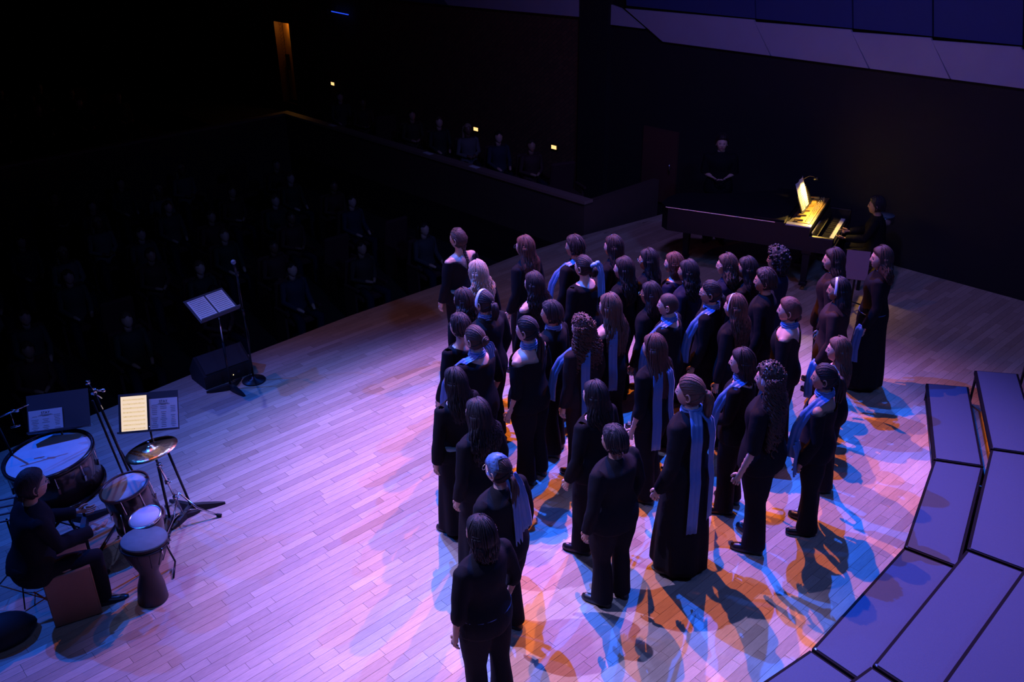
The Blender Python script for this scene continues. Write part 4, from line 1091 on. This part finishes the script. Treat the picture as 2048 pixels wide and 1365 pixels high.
# boom stand at the left edge
t = empty('boom_stand', (-4.15, 6.62, 0), 0, 'thin boom stand with small hanging clamps at the left edge', 'stand')
bm = bmesh.new(); rod(bm, (0, .05, .02), (-.14, -.02, 1.26), .009)
for a in (0.3, 2.4, 4.5): rod(bm, (0, .05, .2), (.28 * cos(a), .05 + .28 * sin(a), .012), .008)
link('pole', bm, M_BLK, t)
bm = bmesh.new(); rod(bm, (-.19, -.05, 1.26), (.10, .10, 1.34), .006); rod(bm, (-.03, .03, 1.30), (-.02, .02, 1.18), .003); rod(bm, (-.05, .01, 1.17), (.02, .03, 1.18), .009); box(bm, (-.0, .05, 1.31), (.06, .02, .02)); link('boom', bm, M_CHROME, t)
# folding stand with sheet music, left edge
t = empty('folding_stand', (-4.04, 5.98, 0), R(20), 'thin wire folding stand at the left edge beside the drummer', 'stand')
bm = bmesh.new()
for a in (.5, 2.6, 4.7): rod(bm, (0, 0, .30), (.27 * cos(a), .27 * sin(a), .01), .006); rod(bm, (0, 0, .12), (.15 * cos(a), .15 * sin(a), .15), .004)
rod(bm, (0, 0, .10), (0, 0, .72), .008); link('tripod', bm, M_BLK, t)
bm = bmesh.new()
for k in range(4): box(bm, (0, -.03 + k * .035, .72 + k * .045), (.42, .012, .010))
rod(bm, (-.18, -.03, .72), (-.18, .09, .88), .005); rod(bm, (.18, -.03, .72), (.18, .09, .88), .005); link('rack', bm, M_DESK, t, smooth=False)
# cajon and its player
t = empty('cajon', (-3.54, 5.74, 0), R(28), 'dark wooden box drum that the drummer sits on', 'drum')
bm = bmesh.new(); box(bm, (0, 0, .245), (.34, .34, .47), bev=.006); link('body', bm, M_CAJON, t, smooth=False)
bm = bmesh.new(); box(bm, (.173, 0, .245), (.006, .335, .465)); link('playing_plate', bm, mat('cajon_plate', (.34, .15, .075), .45, vary=.2, bscale=5), t, smooth=False)
bm = bmesh.new()
for a in (-1, 1):
    for b_ in (-1, 1): bm2 = lathe(bm, [(.02, 0), (.018, .012), (.001, .012)], 12, Matrix.Translation((a * .14, b_ * .14, 0)))
link('rubber_foot', bm, M_RUBBER, t)
person(60, -3.74, 5.66, 1.72, 48, skin='m', hair=('lowbun', 'black', .1), glasses=True, kind='sit', arm=3, zbase=.0, lean=.22, bw=1.22, head_az=45, sleeve=1.0,
       label='drummer sitting on the box drum with dark hair in a bun, turned to the drums', group='accompanists on stage')
bm = bmesh.new(); rs = []
for j in range(8):
    z = j * .028; s_ = (.21, .24, .25, .24, .22, .19, .14, .05)[j]
    rs.append([Vector((s_ * cos(a) * (1 + .1 * noise.noise(Vector((cos(a) * 2, sin(a) * 2, j * .4)))), .72 * s_ * sin(a), z)) for a in [2 * pi * i / 24 for i in range(24)]])
rings(bm, rs); o = tag(link('bag', bm, mat('bag_cloth', (.012, .012, .014), .7)), 'soft black bag on the floor in the lower left corner', 'bag'); o.location = (-3.98, 5.42, 0); o.rotation_euler = (0, 0, .6)

# ------------------------------------------------------------------ GRAND PIANO
KD = Vector((.47, .883, 0)).normalized(); SD = Vector((KD.y, -KD.x, 0))   # KD along the keys (away), SD from tail to keyboard
PO = Vector((2.17, 12.80, 0))
pa = math.atan2(SD.y, SD.x)
piano = empty('grand_piano', PO, pa, 'black grand piano with closed lid and lit keyboard at the back of the stage', 'piano')
# local: x from tail to keys, y across (away from camera)
PL = 2.42; PWD = 1.48
def outline(o=0):
    P = [(0.12 - o, -o), (PL - .30, -o), (PL - .30, PWD + o), (PL - .75, PWD + o)]
    P += [(PL - 1.0, PWD - .05 + o), (PL - 1.25, PWD - .20 + o), (PL - 1.5, PWD - .42 + o), (PL - 1.75, PWD - .58 + o), (.42, PWD - .68 + o), (.2, PWD - .74 + o)]
    P += [(.05 - o * .5, PWD - .86), (-o, PWD - 1.1), (-o, .12)]
    return P
bm = bmesh.new(); prism(bm, outline(0), .62, .955); link('case', bm, M_LACQ, piano, smooth=False)
bm = bmesh.new(); L0 = [p for p in outline(.02) if True]
lid = [(min(x_, PL - .62) if x_ > PL - .64 else x_, y_) for x_, y_ in L0]
lid2 = []
for p in lid:
    if not lid2 or (abs(p[0] - lid2[-1][0]) + abs(p[1] - lid2[-1][1])) > .01: lid2.append(p)
prism(bm, lid2, .962, .984); lo_ = link('lid', bm, M_LACQ, piano, smooth=False)
bm = bmesh.new(); box(bm, (PL - .86, PWD / 2, .998), (.42, PWD - .02, .02)); link('lid_flap', bm, M_LACQ, lo_, smooth=False)
bm = bmesh.new(); box(bm, ((PL - .78) / 2 + .05, -.016, .975), (PL - .86, .012, .010)); link('hinge', bm, M_CHROME, lo_, smooth=False)
# cheeks, key bed, keys, fallboard
bm = bmesh.new()
for y_ in (.04, PWD - .04):
    box(bm, (PL - .15, y_, .73), (.34, .075, .20), bev=.01)
box(bm, (PL - .15, PWD / 2, .64), (.34, PWD, .05)); link('key_bed', bm, M_LACQ, piano, smooth=False)
bm = bmesh.new(); box(bm, (PL - .02, PWD / 2, .675), (.03, PWD - .16, .03)); link('key_slip', bm, M_LACQ, piano, smooth=False)
bm = bmesh.new(); box(bm, (PL - .27, PWD / 2, .80), (.012, PWD - .16, .15), rot=Matrix.Rotation(-.25, 3, 'Y')); link('fallboard', bm, mat('fallboard', (.03, .022, .012), .12, coat=.8), piano, smooth=False)
keys = empty('keyboard', (0, 0, 0)); keys.parent = piano
mw, mb = mat('ivory', (.82, .80, .76), .3), mat('ebony', (.012, .012, .012), .3)
kb = bmesh.new(); box(kb, (0, 0, 0), (.15, .0225, .022)); kme = bpy.data.meshes.new('white_key'); kb.to_mesh(kme); kb.free(); kme.materials.append(mw)
kb = bmesh.new(); box(kb, (0, 0, 0), (.095, .011, .018)); bme = bpy.data.meshes.new('black_key'); kb.to_mesh(bme); kb.free(); bme.materials.append(mb)
for i in range(52):
    y_ = .128 + i * .02355 + .0118
    k = bpy.data.objects.new('white_key', kme); COL.objects.link(k); k.parent = keys; k.location = (PL - .115, y_, .690)
    if i % 7 in (0, 2, 3, 5, 6) and i < 51:
        k = bpy.data.objects.new('black_key', bme); COL.objects.link(k); k.parent = keys; k.location = (PL - .145, y_ + .0118, .708)
# open front part: plate, tuning pins, side rail, music desk
bm = bmesh.new(); box(bm, (PL - .46, PWD / 2, .958), (.30, PWD - .16, .006)); link('soundboard', bm, mat('piano_inside', (.10, .06, .03), .5), piano, smooth=False)
bm = bmesh.new(); box(bm, (PL - .42, PWD / 2, .966), (.17, PWD - .24, .012), bev=.004)
for i in range(6): box(bm, (PL - .50, .2 + i * .22, .982), (.12, .03, .022), rz=.3)
link('iron_plate', bm, mat('gold_plate', (.75, .50, .16), .3, metal=.85), piano, smooth=False)
bm = bmesh.new()
for i in range(44): rod(bm, (PL - .40 + (i % 3) * .022, .15 + i * .027, .972), (PL - .40 + (i % 3) * .022, .15 + i * .027, 1.0), .004, 6)
tag(link('tuning_pins', bm, M_CHROME, piano), kind='stuff')
bm = bmesh.new(); box(bm, (PL - .46, .03, .966), (.34, .10, .018)); link('side_rail', bm, mat('satin_rail', (.55, .55, .60), .35), piano, smooth=False)
bm = bmesh.new(); box(bm, (PL - .56, PWD / 2 + .05, 1.10), (.012, .66, .24), rot=Matrix.Rotation(-.35, 3, 'Y')); box(bm, (PL - .52, PWD / 2 + .05, .99), (.05, .66, .012)); link('music_desk', bm, M_LACQ, piano, smooth=False)
def pleg(x_, y_):
    bm = bmesh.new()
    rs = []
    for z, w_ in ((.62, .065), (.56, .065), (.54, .05), (.30, .042), (.13, .036), (.12, .05), (.08, .05)): rs.append([Vector((x_ + a * w_, y_ + b_ * w_, z)) for a, b_ in ((-1, -1), (1, -1), (1, 1), (-1, 1))])
    rings(bm, rs); lg = link('leg', bm, M_LACQ, piano, smooth=False)
    bm = bmesh.new(); lathe(bm, [(.001, -.012), (.028, -.012), (.028, .012), (.001, .012)], 16, Matrix.Translation((x_, y_, .032)) @ Matrix.Rotation(pi / 2, 4, 'X')); rod(bm, (x_, y_, .08), (x_, y_, .03), .012); link('caster', bm, mat('brass', (.6, .42, .18), .35, metal=1), lg)
pleg(.30, .42); pleg(PL - .32, .12); pleg(PL - .32, PWD - .12)
bm = bmesh.new(); box(bm, (PL - .50, PWD / 2, .16), (.12, .26, .05)); rod(bm, (PL - .5, PWD / 2 - .08, .18), (PL - .62, PWD / 2 - .12, .62), .012); rod(bm, (PL - .5, PWD / 2 + .08, .18), (PL - .62, PWD / 2 + .12, .62), .012)
for k in (-.06, 0, .06): box(bm, (PL - .40, PWD / 2 + k, .14), (.10, .022, .010))
link('pedal_lyre', bm, M_LACQ, piano, smooth=False)
bm = bmesh.new()
for yy in (.25, .6, .95): box(bm, (PL / 2 - .1 + yy * .2, yy, .585), (1.5 - yy * .6, .06, .06))
link('beam', bm, M_LACQ, piano, smooth=False)
PM = Matrix.Translation(PO) @ Matrix.Rotation(pa, 4, 'Z')
# score on the desk, lamp
def on_piano(o, x_, y_, z, rz=0): o.location = PM @ Vector((x_, y_, z)); o.rotation_euler = (0, 0, pa + rz)
bm = bmesh.new()
for s in (-1, 1):
    rs = []
    for j in range(8):
        q = j / 7 * .225 * s; z = .018 * sin(j / 7 * pi)
        rs.append([Vector((z + dx, q, hz)) for dx in (0, .003) for hz in ((0, .40) if dx == 0 else (.40, 0))])
    rings(bm, rs)
bmesh.ops.transform(bm, matrix=Matrix.Rotation(-.33, 4, 'Y'), verts=bm.verts); bmesh.ops.recalc_face_normals(bm, faces=bm.faces)
o = tag(link('open_score', bm, M_PAPER, smooth=False), 'open white score lit golden on the piano music desk', 'sheet music'); on_piano(o, PL - .525, PWD / 2 - .02, 1.002)
bm = bmesh.new(); r = random.Random(2)
for s in (-1, 1):
    for i in range(9):
        box(bm, (.022, s * .115, .28 - i * .03), (.002, .18, .0015)); box(bm, (.022, s * .115, .274 - i * .03), (.002, .18, .0015))
bmesh.ops.transform(bm, matrix=Matrix.Rotation(-.33, 4, 'Y'), verts=bm.verts); tag(link('printed_lines', bm, M_INK, o, smooth=False), kind='stuff')
lamp = empty('piano_lamp', (0, 0, 0), 0, 'small lamp glowing gold over the piano music desk', 'lamp'); on_piano(lamp, PL - .62, PWD / 2 + .12, 1.0)
bm = bmesh.new(); lathe(bm, [(.001, 0), (.05, 0), (.05, .014), (.001, .02)], 20); link('base', bm, M_BLK, lamp)
bm = bmesh.new(); tube(bm, [(0, 0, .015), (-.02, 0, .20), (.0, 0, .36), (.08, 0, .42), (.16, 0, .41)], .006, 8); link('arm', bm, M_BLK, lamp)
bm = bmesh.new(); Ml = Matrix.Translation((.18, 0, .40)); lathe(bm, [(.018, .02), (.045, -.02), (.042, -.02), (.015, .016)], 20, Ml); link('shade', bm, M_BLK, lamp)
bm = bmesh.new(); ball(bm, (.18, 0, .392), .016, 2); link('bulb', bm, mat('bulb', (1, .8, .5), .5, emit=(1, .72, .3), es=25), lamp)
d = bpy.data.lights.new('lamp_bulb', 'SPOT'); d.energy = 60; d.color = (1, .60, .13); d.shadow_soft_size = .018; d.spot_size = R(128); d.spot_blend = .5
lo = bpy.data.objects.new('lamp_bulb', d); COL.objects.link(lo); lo.location = PM @ Vector((PL - .42, PWD / 2 + .12, 1.355))
lo.rotation_euler = (PM.to_3x3() @ Vector((-.25, -.35, -1))).to_track_quat('-Z', 'Y').to_euler()
# pianist on a bench, page turner, stand with small drum, tilted panel
bn = empty('piano_bench', (0, 0, 0), 0, 'dark padded piano bench under the pianist', 'bench'); on_piano(bn, PL + .52, PWD / 2, 0)
bm = bmesh.new(); box(bm, (0, 0, .43), (.36, .68, .08), bev=.02); link('seat', bm, M_SHOE, bn, smooth=False)
for a in (-1, 1):
    for b_ in (-1, 1): bm = bmesh.new(); box(bm, (a * .14, b_ * .29, .195), (.045, .045, .39)); link('leg', bm, M_LACQ, bn, smooth=False)
pp = PM @ Vector((PL + .50, PWD / 2, 0))
azp = 90 - math.degrees(math.atan2(-SD.y, -SD.x))
person(61, pp.x, pp.y, 1.66, azp, skin='m', hair=('short', 'black', .1), kind='sit', arm=3, sleeve=1.0, label='pianist seated at the keyboard of the grand piano, dark hair and black clothes', group='accompanists on stage', lean=.12)
pp = PM @ Vector((.42, PWD + .02, 0))
person(62, pp.x, pp.y, 1.70, -170, skin='p', hair=('short', 'dark', .1), arm=1, sleeve=.5, label='person standing in the dark behind the piano with bare forearms held together', group='accompanists on stage')
t = empty('snare_drum', (5.30, 12.50, 0), .3, 'small chrome drum on a thin stand behind the pianist', 'drum')
bm = bmesh.new(); lathe(bm, [(.001, .88), (.15, .88), (.155, .87), (.155, .78), (.001, .77)], 32); link('shell', bm, M_CHROME, t)
bm = bmesh.new(); lathe(bm, [(.001, .885), (.148, .885), (.148, .879), (.001, .879)], 32); link('drum_head', bm, M_SKIND, t)
bm = bmesh.new(); rod(bm, (0, 0, .78), (0, 0, .2), .010)
for a in (.2, 2.3, 4.4): rod(bm, (0, 0, .32), (.26 * cos(a), .26 * sin(a), .012), .008); rod(bm, (0, 0, .72), (.13 * cos(a), .13 * sin(a), .78), .007)
link('stand', bm, M_CHROME, t)
t = empty('conductor_stand', (4.52, 11.22, 0), R(-20), 'large tilted dark red panel of a stand left of the smiling singer', 'stand')
bm = bmesh.new(); box(bm, (0, 0, .64), (.29, .03, .38), rot=Matrix.Rotation(R(-28), 3, 'X')); link('panel', bm, mat('panel_red', (.30, .16, .20), .6), t, smooth=False)
bm = bmesh.new(); rod(bm, (0, .03, .64), (0, .06, .04), .014)
for a in (.4, 2.5, 4.6): rod(bm, (0, .06, .1), (.22 * cos(a), .06 + .22 * sin(a), .012), .010)
link('support', bm, M_BLK, t)

# ------------------------------------------------------------------ CHORAL RISERS
M_CARPET = mat('riser_carpet', (.046, .070, .125), .95, vary=.25, bscale=260, bump=.4)
M_EDGE = mat('riser_edge', (.005, .005, .007), .8, spec=.1)
F = [Vector(q) for q in ((4.525, 8.853, 0), (3.989, 7.36, 0), (3.212, 6.087, 0), (2.116, 4.978, 0), (.86, 4.10, 0))]
D = [Vector(q).normalized() for q in ((.975, -.215, 0), (.95, -.315, 0), (.775, -.63, 0), (.61, -.79, 0), (.42, -.905, 0))]
LB = ['riser unit farthest from the camera, at the end of the curve', 'second riser unit from the far end of the curve', 'third riser unit from the far end, at the bend of the curve', 'nearest riser unit in the lower right corner']
for i in range(4):
    c = (F[i] + F[i + 1]) / 2; t = empty('choral_riser', c, 0, 'blue grey carpeted ' + LB[i], 'riser', 'carpeted choir risers')
    for k in range(3):
        z = .205 * (k + 1); d0, d1 = k * .455 + .010, (k + 1) * .455 - .010
        a, b_ = F[i] - c, F[i + 1] - c; e = (b_ - a).normalized() * .013
        sc0, sc1 = 1.0, 1.0
        P = [a + D[i] * d0 + e, b_ + D[i + 1] * d0 - e, b_ + D[i + 1] * d1 - e, a + D[i] * d1 + e]
        bm = bmesh.new(); prism(bm, [(p.x, p.y) for p in P], z - .045, z - .006); bmesh.ops.recalc_face_normals(bm, faces=bm.faces)
        dk_ = link('deck', bm, M_EDGE, t, smooth=False)
        e2 = e * 2.4; Q = [a + D[i] * (d0 + .024) + e2, b_ + D[i + 1] * (d0 + .024) - e2, b_ + D[i + 1] * (d1 - .024) - e2, a + D[i] * (d1 - .024) + e2]
        bm = bmesh.new(); prism(bm, [(p.x, p.y) for p in Q], z - .006, z); bmesh.ops.recalc_face_normals(bm, faces=bm.faces)
        link('carpet', bm, M_CARPET, dk_, smooth=False)
        bm = bmesh.new()
        for p in Q: rod(bm, Vector((p.x, p.y, 0)), Vector((p.x, p.y, z - .045)), .014)
        rod(bm, Vector((Q[0].x, Q[0].y, .03)), Vector((Q[1].x, Q[1].y, .03)), .010); rod(bm, Vector((Q[2].x, Q[2].y, .03)), Vector((Q[3].x, Q[3].y, .03)), .010)
        link('leg_frame', bm, M_BLK, t)
        bm = bmesh.new(); box(bm, Vector((Q[1].x, Q[1].y, z - .02)), (.02, .02, .03)); link('latch', bm, M_CHROME, t, smooth=False)

# ------------------------------------------------------------------ AUDIENCE AND SEATS
def seat_mesh():
    bm = bmesh.new(); box(bm, (0, .02, .42), (.48, .46, .10), bev=.03); box(bm, (0, -.22, .70), (.48, .09, .60), bev=.03, rot=Matrix.Rotation(-.15, 3, 'X'))
    for s in (-1, 1): box(bm, (s * .27, 0, .58), (.05, .40, .05), bev=.01); box(bm, (s * .27, -.05, .28), (.04, .30, .56))
    me = bpy.data.meshes.new('theatre_seat'); bm.to_mesh(me); bm.free(); me.materials.append(mat('seat_cloth', (.06, .02, .022), .9)); return me
SEAT = seat_mesh()
AUD = []
def aud_mesh(seed, col):
    r = random.Random(seed); bm = bmesh.new()
    J = pose('sit', 1 if seed % 2 else 0, seed)
    rings(bm, [ering((0, yc + .02, z), rx * 1.12, ry * 1.1, 14) for z, yc, rx, ry in TORSO[:10]], mi=1)
    n0 = len(bm.faces)
    for k in 'LR':
        a, b_, c_ = J['sh' + k], J['el' + k], J['wr' + k]
        tube(bm, [a + Vector((-a.x * .2, 0, .01)), a, b_, b_.lerp(c_, .9)], [.045, .058, .046, .038], 8, mi=1)
        tube(bm, [b_.lerp(c_, .88), c_, c_ + (c_ - b_).normalized() * .10], [.026, .03, .02], 6)
        h, kn, an = J['hp' + k], J['kn' + k], J['an' + k]
        tube(bm, [h, kn, an, an + Vector((0, .0, -.05))], [.09, .07, .06, .05], 8, mi=2)
        tube(bm, [an + Vector((0, -.04, -.03)), an + Vector((0, .08, -.04)), an + Vector((0, .16, -.05))], [.04, .04, .025], 6, mi=2)
    tube(bm, [(0, -.01, 1.38), (0, .01, 1.5)], [.055, .05], 10)
    n1 = len(bm.verts)
    vs = [bm.verts.new(head_pt(p) + Vector((0, .018, 1.545))) for p in ICO3_V]
    for f in ICO3_F: bm.faces.new([vs[i] for i in f])
    vm = {}
    for f in ICO3_F:
        if all(ICO3_V[i].z > (.3 + (ICO3_V[i].y - .4) * .5 if ICO3_V[i].y > .4 else -.5 + max(0, ICO3_V[i].y + .1)) for i in f):
            for i in f:
                if i not in vm: vm[i] = bm.verts.new(head_pt(ICO3_V[i], .16) + Vector((0, .014, 1.547)))
            ff = bm.faces.new([vm[i] for i in f]); ff.material_index = 3
    if seed % 3 == 0:
        tube(bm, [(0, -.05, 1.60), (0, -.09, 1.5), (0, -.12, 1.35), (0, -.12, 1.25)], [(.08, .05), (.09, .04), (.09, .03), (.05, .02)], 10, mi=3)
    bmesh.ops.translate(bm, verts=bm.verts, vec=(0, -.05, -.40))
    me = bpy.data.meshes.new('audience_member'); bm.to_mesh(me); bm.free()
    for m_ in (SKINS['pmpd'[seed % 4]], col, M_NAVY, HAIRS[('dark', 'brown', 'black', 'blonde', 'light')[seed % 5]]): me.materials.append(m_)
    me.polygons.foreach_set('use_smooth', [True] * len(me.polygons)); return me
cols = [mat('shirt_%s' % n_, c_, .8) for n_, c_ in (('grey', (.05, .05, .055)), ('red', (.06, .02, .02)), ('blue', (.02, .025, .05)), ('white', (.14, .13, .13)), ('green', (.02, .03, .025)), ('brown', (.04, .028, .02)))]
AUD = [aud_mesh(i, cols[i % 6]) for i in range(8)]
def sitter(u, v, z, i, lab, grp, yaw=0):
    p = uv(u, v, z)
    az = 137.3 + yaw
    s_ = bpy.data.objects.new('theatre_seat', SEAT); COL.objects.link(s_); s_.location = p; s_.rotation_euler = (0, 0, R(-az)); tag(s_, 'dark upholstered theatre seat ' + lab[1], 'seat', 'seats ' + grp)
    if i is not None:
        o = bpy.data.objects.new('person', AUD[i % 8]); COL.objects.link(o); o.location = p + Vector((0, 0, .02)); o.rotation_euler = (0, 0, R(-az)); tag(o, lab[0], 'person', 'audience ' + grp)
r = random.Random(11)
ORD = ['first', 'second', 'third', 'fourth', 'fifth', 'sixth', 'seventh', 'eighth', 'ninth', 'tenth', 'eleventh', 'twelfth']
for j, v in enumerate([11.2, 12.1, 13.0, 13.9, 14.8, 15.7, 16.6, 17.5, 18.4]):
    if j in (2, 7): pass
    sitter(11.75, v, -.35, j if j not in (0, 6) else None, ('audience member in the side gallery, %s seat from the stage' % ORD[j], 'in the side gallery, %s from the stage' % ORD[j]), 'in the side gallery', yaw=22)
for row in range(7):
    v = 11.6 + row * 1.05
    cl = [c for c in range(9) if -1.2 + c * 1.25 + (row % 2) * .3 <= 10.1]
    for c_ in cl:
        u = -1.2 + c_ * 1.25 + (row % 2) * .3
        if u > 10.1: continue
        sitter(u, v, -1.1, (row * 5 + c_ * 3) if r.random() < .8 else None, ('stalls audience member, %s row from the stage, %s seat from the gallery' % (ORD[row], ORD[len(cl) - 1 - cl.index(c_)]), 'in the stalls, %s row, %s seat from the side gallery' % (ORD[row], ORD[len(cl) - 1 - cl.index(c_)])), 'in the stalls')
bm = bmesh.new(); prism(bm, [(p.x, p.y) for p in (uv(-8, 21), uv(9.5, 21), uv(9.5, 32), uv(-8, 32))], -1.1, -.35)
tag(link('floor_tier', bm, M_DARKF, smooth=False), 'raised rear tier of the auditorium', kind='structure')
for row in range(3):
    for c_ in range(9):
        sitter(1.0 + c_ * .9 + (row % 2) * .3, 22.3 + row * 1.3, -.35, row * 3 + c_ * 2 if r.random() < .8 else None, ('rear tier audience member, %s row, %s seat from the doorway wall' % (ORD[row], ORD[8 - c_]), 'on the rear tier, %s row, %s seat from the doorway wall' % (ORD[row], ORD[8 - c_])), 'in the rear rows')
for q, (vv, ll) in enumerate(((17.2, 'white programme on the parapet rail farthest from the stage'), (12.55, 'white programme on the parapet rail nearest the stage'), (13.9, 'white programme lying on the parapet rail, middle of three'))):
    bm = bmesh.new(); box(bm, (0, 0, .002), (.10, .22, .004)); o = tag(link('programme', bm, M_PAPER, smooth=False), ll, 'paper', 'programmes on the parapet'); o.location = uv(UP + .08, vv, .55); o.rotation_euler = (0, 0, .7)
run_jobs()
